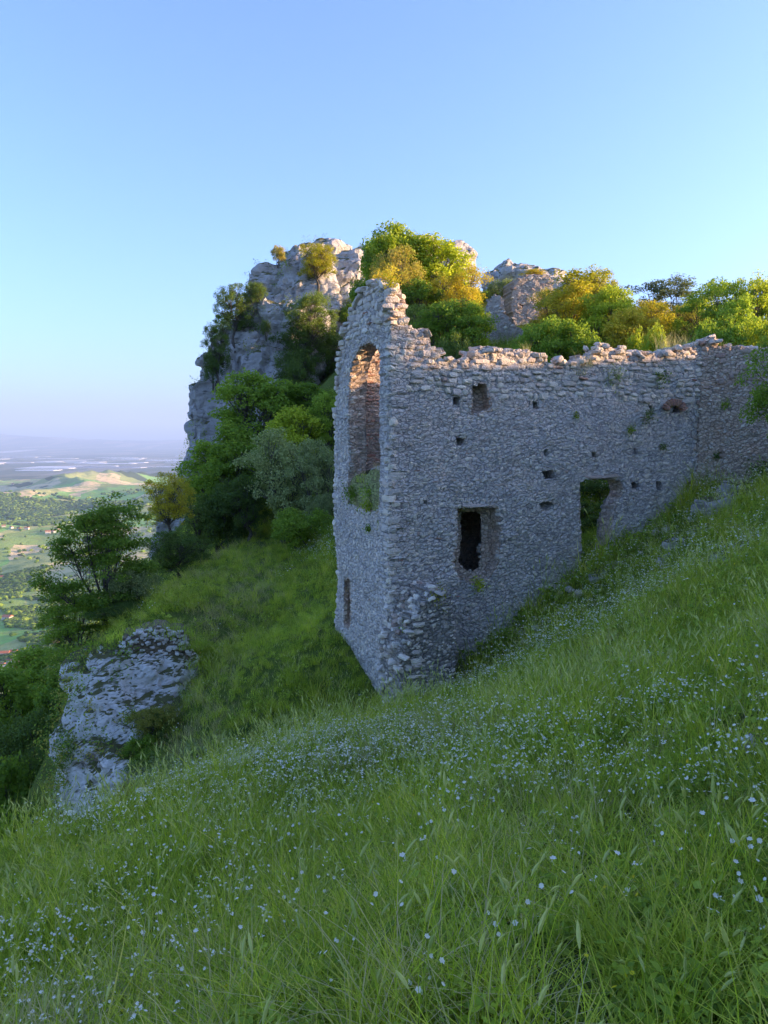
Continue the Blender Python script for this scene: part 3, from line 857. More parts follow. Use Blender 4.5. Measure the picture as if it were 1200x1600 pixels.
# little relieving arch of bricks high on the main wall
ac = MAIN.pix(1052, 646)
for k in range(11):
    a = R(25 + k * 13); r_ = .36
    V, Q = STONES[k % 14]
    o = bpy.data.objects.new('brick', smesh(k % 14, 'brick')); COL.objects.link(o); o.parent = ruin
    p = MAIN.pt(ac[0] + math.cos(a) * r_, face_d(MAIN, np.array([ac[0]]), np.array([ac[1]]))[0] - .10, ac[1] + math.sin(a) * r_ * .8) - O
    B = np.stack([np.append(MAIN.u, 0) * math.cos(a) + np.array([0, 0, math.sin(a)]), np.append(-MAIN.n, 0), -np.append(MAIN.u, 0) * math.sin(a) + np.array([0, 0, math.cos(a)])], 1) @ np.diag([.22, .12, .065])
    M4 = Matrix.Identity(4)
    for i in range(3):
        for j in range(3): M4[i][j] = B[i, j]
        M4[i][3] = p[i]
    o.matrix_local = M4

def lintel(px, py, w, h, out_):
    u, z = MAIN.pix(px, py); V, Q = unit_stone(77, 4, .15); p = MAIN.pt(u, face_d(MAIN, np.array([u]), np.array([z]))[0] + .12, z) - O
    Mx = np.stack([np.append(MAIN.u, 0), np.append(-MAIN.n, 0), [0, 0, 1.]], 1) @ np.diag([w, .34, h])
    tag(link('lintel', mesh('lintel', V @ Mx.T, Q, [M['stone_warm']]), ruin, p))
lintel(747, 789, 1.05, .10, 0); lintel(937, 744, 1.25, .11, 0)
FS = [mesh('fallen_stone_%d' % k, STONES[k][0], STONES[k][1], [M['stone']]) for k in range(6)]
for k in range(46):
    u = random.choice([random.uniform(.2, 9.4), random.uniform(5.6, 9.6)]); dd_ = -abs(random.gauss(.1, .55)) - .08; p = MAIN.pt(u, dd_, 0); w = random.uniform(.10, .30)
    o = link('fallen_stone', FS[k % 6], None, (p[0], p[1], gz(p[0], p[1]) + w * .16)); o.scale = (w, w * random.uniform(.6, .9), w * random.uniform(.5, .75))
    o.rotation_euler = (random.uniform(-.5, .5), random.uniform(-.5, .5), random.uniform(0, 6)); tag(o, 'small grey stone fallen in the grass along the foot of the long wall', 'stone', 'fallen stones along the wall foot')

# ------------------------------------------------------------------ rocks
def blob_rock(name, blobs, voxel, matn, amp, cs, label, cat, group=None, strata=0.0, kind=None, rnd_=.45):
    """blobs: (centre xyz, radii xyz, tilt)"""
    vs = []; ts = []; n = 0
    bm_ = bpy.data.meshes.new('tmp')
    Vs, Qs = unit_stone(3, 8, .5)
    for i, (c, r_, *t) in enumerate(blobs):
        Vv, Qq = unit_stone(100 + i, 8, rnd_)
        E = np.array(Euler((random.gauss(0, .12), random.gauss(0, .12), random.uniform(0, 3.1) if not t else t[0])).to_matrix())
        vs.append((Vv * 2 * np.array(r_)) @ E.T + np.array(c)); ts.append(Qq + n); n += len(Vv)
    me = mesh('tmp_rock', np.concatenate(vs), np.concatenate(ts))
    o = bpy.data.objects.new('tmp_rock', me); COL.objects.link(o)
    md = o.modifiers.new('r', 'REMESH'); md.mode = 'VOXEL'; md.voxel_size = voxel
    sm = o.modifiers.new('s', 'SMOOTH'); sm.iterations = 3
    dg = bpy.context.evaluated_depsgraph_get()
    m2 = bpy.data.meshes.new_from_object(o.evaluated_get(dg), depsgraph=dg)
    bpy.data.objects.remove(o)
    nv = len(m2.vertices); co = np.empty(nv * 3); m2.vertices.foreach_get('co', co); co = co.reshape(-1, 3)
    no = np.empty(nv * 3); m2.vertices.foreach_get('normal', no); no = no.reshape(-1, 3)
    q = co * np.array([1, 1, .55]) / cs + fbm(co / cs * .8, 3, 71)[:, None] * .35
    f1, f2, idn = worley(q, 73); g1, g2, id2 = worley(q * 2.7, 83)
    d = (idn - .5) * 1.0 + (np.clip(f2 - f1, 0, .25) - .25) * 1.6 + (id2 - .5) * .35 + (np.clip(g2 - g1, 0, .2) - .2) * .7 + fbm(co / cs * 2.2, 4, 91) * .22
    if strata:
        zz = co[:, 2] / cs * 2.6 + fbm(co / cs * .5, 3, 95) * .8
        d = d + strata * (np.abs((zz % 1) - .5) * 2 - .5) * .5
    co = co + no * (d * amp)[:, None]
    co[:, :2] += (no[:, :2]) * (fbm(co / (cs * .25), 3, 99) * amp * .15)[:, None]
    org = co.mean(0); org[2] = co[:, 2].min()
    m2.vertices.foreach_set('co', (co - org).ravel()); m2.materials.clear(); m2.materials.append(M[matn]); m2.update()
    m2.polygons.foreach_set('use_smooth', np.zeros(len(m2.polygons), bool)); m2.name = name
    o = link(name, m2, None, org); tag(o, label, cat, group, kind)
    return o, co, no
def hit(co, no, px, py, d0):
    r_ = ray(px, py); dY = co[:, 1]; a = np.abs(co[:, 0] - r_[0] * dY) + np.abs(co[:, 2] - r_[2] * dY); k = np.nonzero((a < .9) & (no[:, 1] < .3))[0]
    return float(co[k, 1].min()) if len(k) else d0
def pb(px, py, d, rx, ry, rz, t=0.0): return (P(px, py, d), (rx, ry, rz), t)
cliff_blobs = [pb(470, 470, 66, 3.9, 5, 4.8), pb(515, 425, 68, 3.2, 4, 2.6), pb(430, 470, 66, 2.2, 4, 3.2), pb(440, 560, 64, 4.2, 5, 4.6), pb(385, 580, 63, 3.0, 4, 4.2), pb(350, 610, 62, 2.3, 4, 3.8),
               pb(335, 660, 61, 1.9, 3.5, 4), pb(360, 720, 61, 3.2, 4, 5), pb(312, 715, 60, 1.3, 3, 3.8), pb(430, 660, 60, 4.5, 5, 5.5), pb(500, 560, 68, 5, 6, 6), pb(560, 500, 70, 4.5, 5, 5.5),
               pb(575, 430, 74, 3.2, 4, 2.8), pb(330, 800, 58, 3.4, 4, 5), pb(400, 780, 58, 5, 5, 5), pb(325, 610, 62, .9, 2, 1.6), pb(640, 440, 76, 6, 5, 4), pb(700, 410, 78, 3.2, 4, 1.9), pb(560, 640, 70, 7, 5, 7),
               pb(300, 860, 56, 3, 4, 5), pb(299, 760, 59, .8, 2, 3)]
cliff, cliff_co, cliff_no = blob_rock('cliff', cliff_blobs, .24, 'cliff', .85, 3.0, 'tall grey limestone crag rising behind the trees left of the ruin', 'crag', strata=.35)
peak_blobs = [pb(785, 440, 110, 3.4, 4, 2.6), pb(808, 427, 112, 3.4, 4, 1.5), pb(845, 440, 110, 4.0, 4, 2.0), pb(830, 470, 108, 7, 6, 3.6), pb(900, 485, 108, 6, 6, 2.6), pb(780, 500, 108, 5, 6, 4)]
peak, _, _ = blob_rock('cliff', peak_blobs, .4, 'cliff', .8, 3.2, 'distant rounded grey rock summit behind the pale tower remnant', 'crag', strata=.25)

# outcrop below the meadow on the left, with the remains of a rubble wall on its shoulder
oc_blobs = [pb(160, 1110, 18.2, 1.15, 1.3, 1.5), pb(150, 1195, 17.5, 1.2, 1.3, 1.5), pb(122, 1270, 16.9, .7, 1.0, .8), pb(205, 1055, 19.2, 1.3, 1.2, 1.0), pb(255, 1080, 19.2, 1.0, 1.2, 1.4), pb(215, 1150, 18.0, 1.3, 1.2, 1.5),
            pb(225, 1235, 17.2, 1.1, 1.2, 1.4), pb(145, 1055, 19.0, .8, .9, .7), pb(160, 1300, 16.7, .9, .9, 1.1), pb(215, 1330, 16.8, 1.2, 1.1, 1.6), pb(270, 1160, 18.4, .9, 1.1, 1.3)]
outcrop, oc_co, oc_no = blob_rock('rock_outcrop', oc_blobs, .08, 'outcrop', .15, .85, 'pale weathered limestone outcrop with tufts of plants below the meadow edge at left', 'rock', strata=.0, rnd_=.85)

RW = Plane(*(P(225, 1050, 18.6)[:2]), 1, .28, .28, -1)
rwo = RW.pixs([(195, 1000), (215, 988), (250, 984), (285, 990), (296, 1010), (298, 1040), (290, 1075), (262, 1085), (232, 1060), (205, 1062), (170, 1075), (152, 1070), (170, 1040)])
rb = P(225, 1085, 18.9)
rubble = empty('rubble_wall', rb, 'remnant of a pale dry rubble wall on the shoulder of the left rock outcrop', 'wall remnant')
core = wall_core('wall_core', RW, rwo, [], 1.1, [M['earth']], rubble, cell=.06, amp=2.5); core.matrix_parent_inverse = Matrix.Translation(-Vector(rb))
pl2 = []
for _ in range(520):
    u = random.uniform(rwo[:, 0].min(), rwo[:, 0].max()); z = random.uniform(rwo[:, 1].min(), rwo[:, 1].max())
    if not inpoly(rwo, np.array([u]), np.array([z]))[0]: continue
    w = random.uniform(.06, .15); add_stone(RW, u, z, w, w * random.uniform(.5, .8), w, random.uniform(0.01, .09), 'limestone_rubble', .3, out=pl2)
cap(RW, np.vstack([rwo, rwo[:1]]), .45, 9, .5, out=pl2, matn='limestone_rubble')
emit_stones(pl2, rubble, rb, 200)

def boulder(px, py, d, s, label, seed, sq=(1, .8, .6)):
    p = P(px, py, d); z = gz(p[0], p[1])
    V, Q = unit_stone(seed, 12, .5)
    V = V * np.array(sq) * s
    n_ = V / (np.linalg.norm(V, axis=1)[:, None] + 1e-6)
    f1, f2, idn = worley(V / s * 2.2 + seed, 5)
    V = V + n_ * ((idn - .5) * .16 * s + fbm(V / s * 4 + seed, 3, 6) * .05 * s)[:, None]
    o = link('boulder', mesh('boulder', V, Q, [M['boulder']]), None, (p[0], p[1], max(z + s * sq[2] * .12, 0 * p[2] + z)))
    o.rotation_euler = (random.uniform(-.2, .2), random.uniform(-.35, -.1), random.uniform(0, 3)); tag(o, label, 'boulder', 'boulders on the slope by the ruin'); return o
boulder(1107, 775, 18.6, .75, 'rounded grey boulder at the foot of the brown side wall', 301)
boulder(1140, 778, 18.8, .8, 'pointed grey boulder leaning beside the rounded one at the side wall', 302, (.8, .7, .9))
boulder(1150, 800, 17.6, 1.3, 'long low grey rock ledge in the grass below the side wall', 303, (1.3, .6, .45))
boulder(1106, 828, 16.6, .7, 'flat dark stone among white flowers below the rock ledge', 304, (1, .8, .4))
boulder(1060, 850, 16.5, .75, 'pale grey stone half sunk in grass right of the doorway', 305, (.9, .7, .6))
boulder(1045, 868, 15.8, .6, 'small pale stone just below the half sunk one', 306)
boulder(1160, 850, 12.8, .85, 'smooth lilac grey slab between the tufts coloured as sunlit grass', 307, (1.4, .8, .35))
boulder(1155, 885, 11.8, .45, 'small blue grey stone below the smooth slab', 308)
boulder(935, 880, 17.6, .55, 'pale stone lying in the threshold of the doorway', 309, (1.1, .8, .5))
boulder(945, 868, 18.4, .4, 'flat stone just inside the doorway', 310, (1.1, .8, .4))
boulder(468, 1140, 15.0, .35, 'small pale stone in the dark hollow left of the ruin foot', 311)
boulder(1190, 1190, 4.3, .22, 'pale stone showing through the meadow at the right edge', 312)

# tower remnant and tapering wall remnant on the hill behind
TW = Plane(*(P(803, 470, 47)[:2]), 1, .15, .15, -1)
two = TW.pixs([(803, 440), (812, 431), (835, 430), (862, 433), (866, 445), (858, 470), (850, 500), (838, 520), (805, 520), (800, 480)])
tp = P(825, 500, 47)
tower = empty('tower_remnant', tp, 'pale plastered tower stump with a small square hole on the hill behind', 'ruin')
t1 = wall_core('wall', TW, two, [dict(poly=rectp(TW, 812, 474, 818, 480), depth=.5)], 2.2, [M['plaster']], tower, cell=.12, amp=2.5); t1.matrix_parent_inverse = Matrix.Translation(-Vector(tp))
WR = Plane(*(P(790, 520, 40)[:2]), 1, -.35, -.35, -1)
wro = WR.pixs([(760, 470), (772, 460), (781, 462), (784, 482), (795, 500), (815, 515), (835, 535), (850, 560), (850, 600), (746, 600), (750, 520), (756, 490)])
wp = P(790, 560, 40)
wrem = empty('wall_remnant', wp, 'tapering pinkish grey wall fragment standing among trees below the tower stump', 'ruin')
t2 = wall_core('wall', WR, wro, [], 1.1, [M['plaster']], wrem, cell=.1, amp=3); t2.matrix_parent_inverse = Matrix.Translation(-Vector(wp))
pl3 = []
for _ in range(260):
    u = random.uniform(wro[:, 0].min(), wro[:, 0].max()); z = random.uniform(3.2, wro[:, 1].max())
    if not inpoly(wro, np.array([u]), np.array([z]))[0]: continue
    w = random.uniform(.15, .4); add_stone(WR, u, z, w, w * .5, w, random.uniform(0, .05), random.choice(['stone', 'stone_warm']), .2, out=pl3)
emit_stones(pl3, wrem, wp, 60)
pl4 = []
for _ in range(300):
    u = random.uniform(two[:, 0].min(), two[:, 0].max()); z = random.uniform(two[:, 1].min(), two[:, 1].max())
    if z < two[:, 1].max() - 1.2 and random.random() < .7: continue
    if not inpoly(two, np.array([u]), np.array([z]))[0]: continue
    w = random.uniform(.15, .42); add_stone(TW, u, z, w, w * .5, w, random.uniform(0, .04), random.choice(['stone', 'stone_warm', 'stone_warm']), .2, out=pl4)
emit_stones(pl4, tower, tp, 60)

# ------------------------------------------------------------------ trees
def unit(v): return v / (np.linalg.norm(v, axis=-1, keepdims=True) + 1e-9)
def leaves(C_, out, size, r, up=.5, n_up=None):
    """kite-shaped folded leaves at centres C_; returns V, T"""
    n = len(C_)
    nrm = unit(out * .5 + np.array([0, 0, up]) + r.normal(0, .6, (n, 3)))
    ax = unit(np.cross(nrm, r.normal(0, 1, (n, 3)))); ax[:, 2] -= .25; ax = unit(ax)
    sd = unit(np.cross(nrm, ax)); s = size * r.uniform(.65, 1.25, (n, 1))
    a = C_ - ax * s * .5; b = C_ + sd * s * .3 + nrm * s * .06; c = C_ + ax * s * .5; d = C_ - sd * s * .3 + nrm * s * .06
    V = np.stack([a, b, c, d], 1).reshape(-1, 3); k = np.arange(n) * 4
    return V, np.concatenate([np.c_[k, k + 1, k + 2], np.c_[k, k + 2, k + 3]])
def grow(seed, lobes, nclump, nleaf, size, cr, flat=.6, trunk_h=1.0, tr=.14, shell=.55, up=.5, stems=1, lowcut=None, wob=.12):
    r = np.random.default_rng(seed)
    lob = np.array(lobes, float); w = (lob[:, 3] * lob[:, 4] * lob[:, 5]) ** .66; w /= w.sum()
    g = Geo()
    tops = []
    for s in range(stems):
        a = r.uniform(0, 6.28); off = np.array([math.cos(a), math.sin(a), 0]) * (.0 if stems == 1 else .25)
        top = np.array([*(lob[:, :2].mean(0) * .5 + off[:2] * 1.6 + r.normal(0, .1, 2)), trunk_h])
        t = np.linspace(0, 1, 6)[:, None]; path = off + (top - off) * t + np.sin(t * 3.1) * r.normal(0, wob, 3) * np.array([1, 1, 0]); path[0, 2] = -.4
        g.add(*tube(path, tr * (1.1 - .5 * t[:, 0]), 7)); tops.append(path[-1])
    tops = np.array(tops); nodes = []
    for l in lob:
        b = tops[np.argmin(((tops - l[:3]) ** 2).sum(1))]
        e = l[:3] - np.array([0, 0, l[5] * .25]); t = np.linspace(0, 1, 6)[:, None]
        mid = (b + e) / 2 + r.normal(0, .25, 3) + np.array([0, 0, .1])
        path = (1 - t) ** 2 * b + 2 * t * (1 - t) * mid + t ** 2 * e
        g.add(*tube(path, tr * (.42 - .30 * t[:, 0]), 5)); nodes.append(path)
    CC = []; OUT = []
    for c in range(nclump):
        li = r.choice(len(lob), p=w); l = lob[li]
        d = unit(r.normal(0, 1, 3)); d[2] = abs(d[2]) * .9 - .35 * r.random() if r.random() < .8 else d[2]
        rad = shell + (1 - shell) * r.random() ** .5
        p = l[:3] + d * rad * l[3:6]
        if lowcut is not None and p[2] < lowcut: p[2] = lowcut + r.random() * .3
        path = nodes[li]; b = path[r.integers(2, 6)]
        t = np.linspace(0, 1, 4)[:, None]; mid = (b + p) / 2 + r.normal(0, .12, 3)
        g.add(*tube((1 - t) ** 2 * b + 2 * t * (1 - t) * mid + t ** 2 * p, tr * (.11 - .07 * t[:, 0]), 3))
        m = int(nleaf * r.uniform(.6, 1.4)); q = r.normal(0, 1, (m, 3)); q = unit(q) * (r.random((m, 1)) ** .4)
        rc = cr * r.uniform(.7, 1.3)
        q = q * rc * np.array([1, 1, flat]); CC.append(p + q); OUT.append(unit(q + d * rc * .6))
    V, T = leaves(np.concatenate(CC), np.concatenate(OUT), size, r, up)
    return g, (V, T), lob[:, 2].max() + lob[:, 5].max() * .9
PROTO = {}
def proto(name, **kw):
    g, (V, T), h = grow(**kw)
    zt = np.percentile(V[:, 2], 99.7); xw = np.percentile(V[:, 0], 99.5) - np.percentile(V[:, 0], .5)
    PROTO[name] = (g.mesh('trunk_' + name, [M['bark']], True), mesh('leaves_' + name, V, T, [M['leaf_mid']]), zt, xw, (np.percentile(V[:, 0], 99.5) + np.percentile(V[:, 0], .5)) / 2)
rr_ = random.Random(4)
def lobes(n, H, Wd, base, rs, seed):
    q = random.Random(seed); L = []
    for i in range(n):
        t = (i + .5) / n; a = i * 2.4 + q.uniform(-.4, .4); z = base + (H - base) * t
        w = Wd * math.sin(math.pi * (.22 + .66 * t)) ** .8 * .55
        L.append((math.cos(a) * w * q.uniform(.5, 1), math.sin(a) * w * q.uniform(.5, 1), z, rs * q.uniform(.8, 1.25), rs * q.uniform(.8, 1.25), rs * q.uniform(.7, .95)))
    return L
proto('oak', seed=1, lobes=lobes(11, 4.4, 2.6, 1.7, .95, 1), nclump=230, nleaf=62, size=.105, cr=.34, flat=.75, trunk_h=1.3)
proto('oak_b', seed=2, lobes=lobes(9, 4.5, 2.2, 1.4, .9, 2), nclump=210, nleaf=62, size=.10, cr=.32, flat=.75, trunk_h=1.1)
proto('broad', seed=3, lobes=lobes(12, 4.6, 2.5, 1.3, .8, 3), nclump=250, nleaf=50, size=.14, cr=.36, flat=.72, trunk_h=1.1, up=.5, shell=.45)
proto('broad_b', seed=4, lobes=lobes(10, 4.6, 2.0, 1.4, .75, 6), nclump=220, nleaf=50, size=.14, cr=.34, flat=.75, trunk_h=1.2, up=.5, shell=.45)
proto('shrub', seed=5, lobes=lobes(8, 2.2, 2.3, .7, .85, 7), nclump=190, nleaf=62, size=.095, cr=.30, flat=.8, trunk_h=.4, tr=.08, stems=4, lowcut=.15)
proto('shrub_b', seed=6, lobes=lobes(7, 1.9, 2.6, .6, .8, 9), nclump=190, nleaf=56, size=.12, cr=.33, flat=.6, trunk_h=.35, tr=.07, stems=5, lowcut=.12, up=.8)
proto('airy', seed=7, lobes=lobes(14, 4.7, 3.0, 1.2, .85, 12), nclump=300, nleaf=80, size=.10, cr=.36, flat=.42, trunk_h=1.3, up=.9, shell=.35, tr=.12)
proto('open', seed=8, lobes=lobes(13, 4.7, 2.7, 1.2, .9, 15), nclump=230, nleaf=44, size=.115, cr=.30, flat=.7, trunk_h=1.0, shell=.25, tr=.10)

def plant(kind, px, py_top, d, wpx, matn, name, label, cat, group=None, rot=None, sink=0.0, base=None, lift=0, hmin=None):
    """stand a tree or shrub on the ground with its top at the given height and the given crown width"""
    tm, lm, zt, xw, xc = PROTO[kind]
    top = P(px, py_top, d)
    z0 = gz(top[0], top[1]) - sink if base is None else P(px, base, d)[2]
    H = max(top[2] - z0, .5)
    sz = H / zt; sx = (wpx / FPX * d) / xw
    if hmin: pass
    e = empty(name, (top[0], top[1], z0), label, cat, group)
    e.rotation_euler = (0, 0, random.uniform(0, 6.28) if rot is None else rot); e.scale = (sx, sx, sz)
    a = link('trunk', tm, e); b = link('leaves', lm, e); tag(b, kind='stuff')
    b.material_slots[0].link = 'OBJECT'; b.material_slots[0].material = M[matn]
    return e
T_ = plant
g1 = 'trees under the crag left of the ruin'
T_('airy', 158, 778, 25.5, 180, 'leaf_mid', 'tree', 'airy dark green tree with layered leaf sprays at the left edge of the slope', 'tree', None, 1.0, 0, base=1010)
T_('airy', 120, 930, 24.5, 130, 'leaf_mid', 'tree', 'low drooping leafy tree below the airy layered one, over the valley', 'tree', None, 2.2, 0, base=1060)
T_('oak', 262, 740, 31, 75, 'leaf_gold', 'tree', 'small tree with rusty yellow top in front of the crag foot', 'tree', None, None, 0, base=850)
T_('oak', 275, 830, 29.5, 100, 'leaf_dark', 'tree', 'dark dense tree below the rusty yellow topped one', 'tree', g1)
T_('oak_b', 310, 770, 34, 90, 'leaf_dark', 'tree', 'dark tree at the foot of the crag, left end of the grove', 'tree', g1)
T_('shrub', 210, 890, 25, 75, 'leaf_olive', 'bush', 'grey green bush at the slope edge beside the airy tree', 'bush')
T_('shrub', 200, 940, 24, 90, 'leaf_dark', 'bush', 'dark bush below the grey green one at the slope edge', 'bush')
T_('broad', 400, 582, 41, 150, 'leaf_mid', 'tree', 'tallest bright green tree of the grove, its top against the crag', 'tree', g1)
T_('broad_b', 340, 690, 38, 110, 'leaf_mid', 'tree', 'rounded green tree at the left of the grove below the tallest', 'tree', g1)
T_('broad', 480, 600, 42, 120, 'leaf_mid', 'tree', 'green tree of the grove right of the tallest', 'tree', g1)
T_('broad_b', 458, 635, 37, 95, 'leaf_bright', 'tree', 'light yellow green treetop in the middle of the grove', 'tree', g1)
T_('broad_b', 378, 660, 36, 110, 'leaf_mid', 'tree', 'green tree of the grove in front of the tallest', 'tree', g1)
T_('broad', 510, 615, 38, 60, 'leaf_mid', 'tree', 'green tree of the grove against the ruin edge', 'tree', g1)
T_('oak', 440, 672, 32.5, 115, 'leaf_olive', 'tree', 'grey green oak with bare forked trunks in front of the grove', 'tree', g1)
T_('oak_b', 495, 690, 31.5, 95, 'leaf_olive', 'tree', 'grey green oak touching the left edge of the ruin', 'tree', g1)
T_('shrub_b', 345, 760, 34, 90, 'leaf_dark', 'bush', 'dark bush under the rounded green tree', 'bush', 'bushes under the grove')
T_('oak_b', 385, 740, 33, 80, 'leaf_dark', 'tree', 'small dark tree under the grove left of the grey green oaks', 'tree', g1)
T_('shrub_b', 470, 795, 28, 110, 'leaf_mid', 'bush', 'bright green bush on the grass at the foot of the oaks', 'bush', 'bushes under the grove')
T_('shrub', 505, 770, 30, 45, 'leaf_olive', 'bush', 'small olive bush beside the ruin edge', 'bush', 'bushes under the grove')
for i, (px, pt, d, w, k, m, lb) in enumerate([
        (365, 445, 59.5, 60, 'oak', 'leaf_dark', 'upper dark tree clinging to the left shoulder of the crag'),
        (340, 500, 59, 45, 'oak_b', 'leaf_dark', 'lower dark tree clinging to the left shoulder of the crag'),
        (398, 440, 61, 30, 'shrub', 'leaf_dark', 'small dark bush high on the left edge of the crag'),
        (333, 545, 58.5, 30, 'shrub', 'leaf_dark', 'dark bush below the clinging trees on the crag'),
        (495, 378, 60.5, 58, 'oak', 'leaf_gold', 'golden sunlit tree near the top of the crag'),
        (435, 384, 62, 22, 'shrub', 'leaf_rust', 'tiny rusty bush on the top left of the crag'),
        (485, 455, 58.5, 75, 'oak_b', 'leaf_dark', 'dark tree on the crag directly below the golden one'),
        (475, 500, 57, 85, 'oak', 'leaf_dark', 'large dark tree in the middle of the crag gully'),
        (510, 520, 55, 70, 'oak_b', 'leaf_dark', 'dark tree at the right of the crag gully'),
        (460, 545, 55, 60, 'shrub', 'leaf_dark', 'dark bush at the foot of the crag gully'),
        (540, 470, 52, 60, 'broad_b', 'leaf_mid', 'mid green tree between the crag gully and the gable'),
        (530, 540, 46, 50, 'oak', 'leaf_dark', 'dark tree just left of the gable'),
        (415, 500, 60, 16, 'shrub', 'leaf_dark', 'small bush on the bare face of the crag'),
        (560, 455, 50, 45, 'shrub_b', 'leaf_mid', 'green shrub behind the left side of the gable')]):
    base = {0: 540, 1: 590, 2: 480, 3: 600, 4: 455, 5: 410, 6: 560, 7: 600, 8: 620, 9: 625, 10: 620, 11: 640, 12: 525, 13: 540}[i]
    d = hit(cliff_co, cliff_no, px, base, d) + .3
    T_(k, px, pt, d, w, m, 'tree' if 'tree' in lb else 'bush', lb, 'tree' if 'tree' in lb else 'bush', 'trees and bushes on the crag', base=base + 4)
g2 = 'trees on the hill behind the ruin'
for (px, pt, d, w, k, m, lb) in [
        (625, 352, 50, 95, 'broad', 'leaf_bright', 'tall bright green tree with feathery top above the gable'),
        (590, 372, 52, 60, 'broad_b', 'leaf_mid', 'green tree behind the left of the tall feathery one'),
        (622, 390, 46, 70, 'oak', 'leaf_rust', 'brownish round tree right above the gable peak'),
        (688, 372, 50, 85, 'broad_b', 'leaf_bright', 'bright yellow green tree right of the tall feathery one'),
        (722, 420, 44, 75, 'oak_b', 'leaf_gold', 'golden tree above the sloping gable edge'),
        (660, 440, 45, 80, 'broad', 'leaf_mid', 'mid green tree behind the gable slope'),
        (700, 470, 38, 100, 'broad', 'leaf_mid', 'broad green tree filling the gap behind the gable slope'),
        (745, 470, 38, 40, 'broad_b', 'leaf_bright', 'narrow light green tree left of the tapering fragment'),
        (715, 525, 29, 55, 'shrub', 'leaf_dark', 'dark round bush just over the low part of the wall'),
        (650, 480, 40, 60, 'oak', 'leaf_dark', 'dark tree in the shade behind the gable slope'),
        (790, 435, 50, 45, 'shrub', 'leaf_olive', 'olive shrub left of the tower stump'),
        (760, 452, 53, 40, 'shrub_b', 'leaf_mid', 'green shrub left behind the tapering fragment')]:
    T_(k, px, pt, d, w * 1.25, m, 'tree' if 'tree' in lb else 'bush', lb, 'tree' if 'tree' in lb else 'bush', g2, None, 1.2 if 'tree' in lb else .4)
T_('shrub', 835, 425, 48.0, 30, 'leaf_gold', 'bush', 'golden tuft of shrub growing on top of the tower stump', 'bush', None, base=434)
g3 = 'trees behind the long wall'
for (px, pt, d, w, k, m, lb) in [
        (905, 420, 40, 110, 'open', 'leaf_gold', 'tall yellowish open tree right of the tower stump'),
        (865, 450, 43, 70, 'oak_b', 'leaf_rust', 'rusty tree against the right side of the tower stump'),
        (950, 450, 36, 90, 'broad', 'leaf_bright', 'bright green tree right of the tall yellowish one'),
        (985, 480, 33, 80, 'broad_b', 'leaf_gold', 'yellow tree at the middle of the long wall'),
        (855, 498, 30, 90, 'broad', 'leaf_mid', 'dark green tree just over the left of the long wall'),
        (910, 500, 29, 80, 'broad_b', 'leaf_mid', 'dark green tree just over the middle of the long wall'),
        (1040, 435, 42, 100, 'open', 'leaf_silver', 'pale silvery open tree against the sky'),
        (1070, 478, 38, 60, 'oak_b', 'leaf_rust', 'brownish tree below the silvery one'),
        (1115, 436, 35, 90, 'open', 'leaf_mid', 'green open tree right of the silvery one'),
        (1165, 432, 33, 90, 'open', 'leaf_bright', 'yellow green open tree near the right edge'),
        (1210, 440, 34, 90, 'broad', 'leaf_mid', 'green tree cut by the right edge behind the wall'),
        (1015, 512, 29, 70, 'shrub_b', 'leaf_bright', 'bright shrub over the wall below the silvery tree'),
        (1120, 500, 28, 80, 'shrub_b', 'leaf_mid', 'green shrub over the wall near its right peak'),
        (1180, 500, 28, 80, 'shrub_b', 'leaf_bright', 'light shrub over the side wall'),
        (895, 445, 38, 80, 'broad_b', 'leaf_gold', 'golden rounded tree below the tall yellowish one'),
        (935, 425, 42, 60, 'oak', 'leaf_rust', 'rusty treetop right of the tall yellowish one'),
        (1010, 468, 37, 70, 'oak', 'leaf_gold', 'golden tree left of the silvery one'),
        (1085, 470, 40, 80, 'broad', 'leaf_bright', 'light green tree filling the gap right of the silvery one'),
        (1145, 465, 31, 70, 'broad_b', 'leaf_mid', 'green tree filling the gap above the right peak of the wall'),
        (830, 520, 33, 60, 'oak', 'leaf_mid', 'green tree at the foot of the tapering fragment'),
        (935, 780, 21.4, 90, 'shrub_b', 'leaf_dark', 'dark shrub seen through the doorway'),
        (925, 745, 23.0, 120, 'shrub', 'leaf_dark', 'dark bush filling the top of the doorway view')]:
    T_(k, px, pt, d, w * 1.15, m, 'tree' if 'tree' in lb else 'bush', lb, 'tree' if 'tree' in lb else 'bush', g3, None, 1.6 if 'tree' in lb else .5)
# near tree whose foliage hangs into the right edge
e = T_('oak', 1262, 492, 15, 150, 'leaf_mid', 'tree', 'dark green tree whose foliage enters at the right edge', 'tree', None, .6)
def T_at(kind, x, y, H, W, matn, label):  # unseen trees, put in to keep low sun off the wall face
    tm, lm, zt, xw, xc = PROTO[kind]; e = empty('tree', (x, y, gz(x, y)), label, 'tree', 'unseen trees added beyond the right edge for shade'); e.scale = (W / xw, W / xw, H / zt); e.rotation_euler = (0, 0, x)
    link('trunk', tm, e); b = link('leaves', lm, e); tag(b, kind='stuff'); b.material_slots[0].link = 'OBJECT'; b.material_slots[0].material = M[matn]
T_at('oak', 12.4, 16.2, 3.4, 2.5, 'leaf_dark', 'nearest unseen tree added beyond the right edge to shade the ruin')
T_at('oak_b', 22, 16.0, 2.0, 2.0, 'leaf_mid', 'second unseen tree added beyond the right edge to shade the ruin')
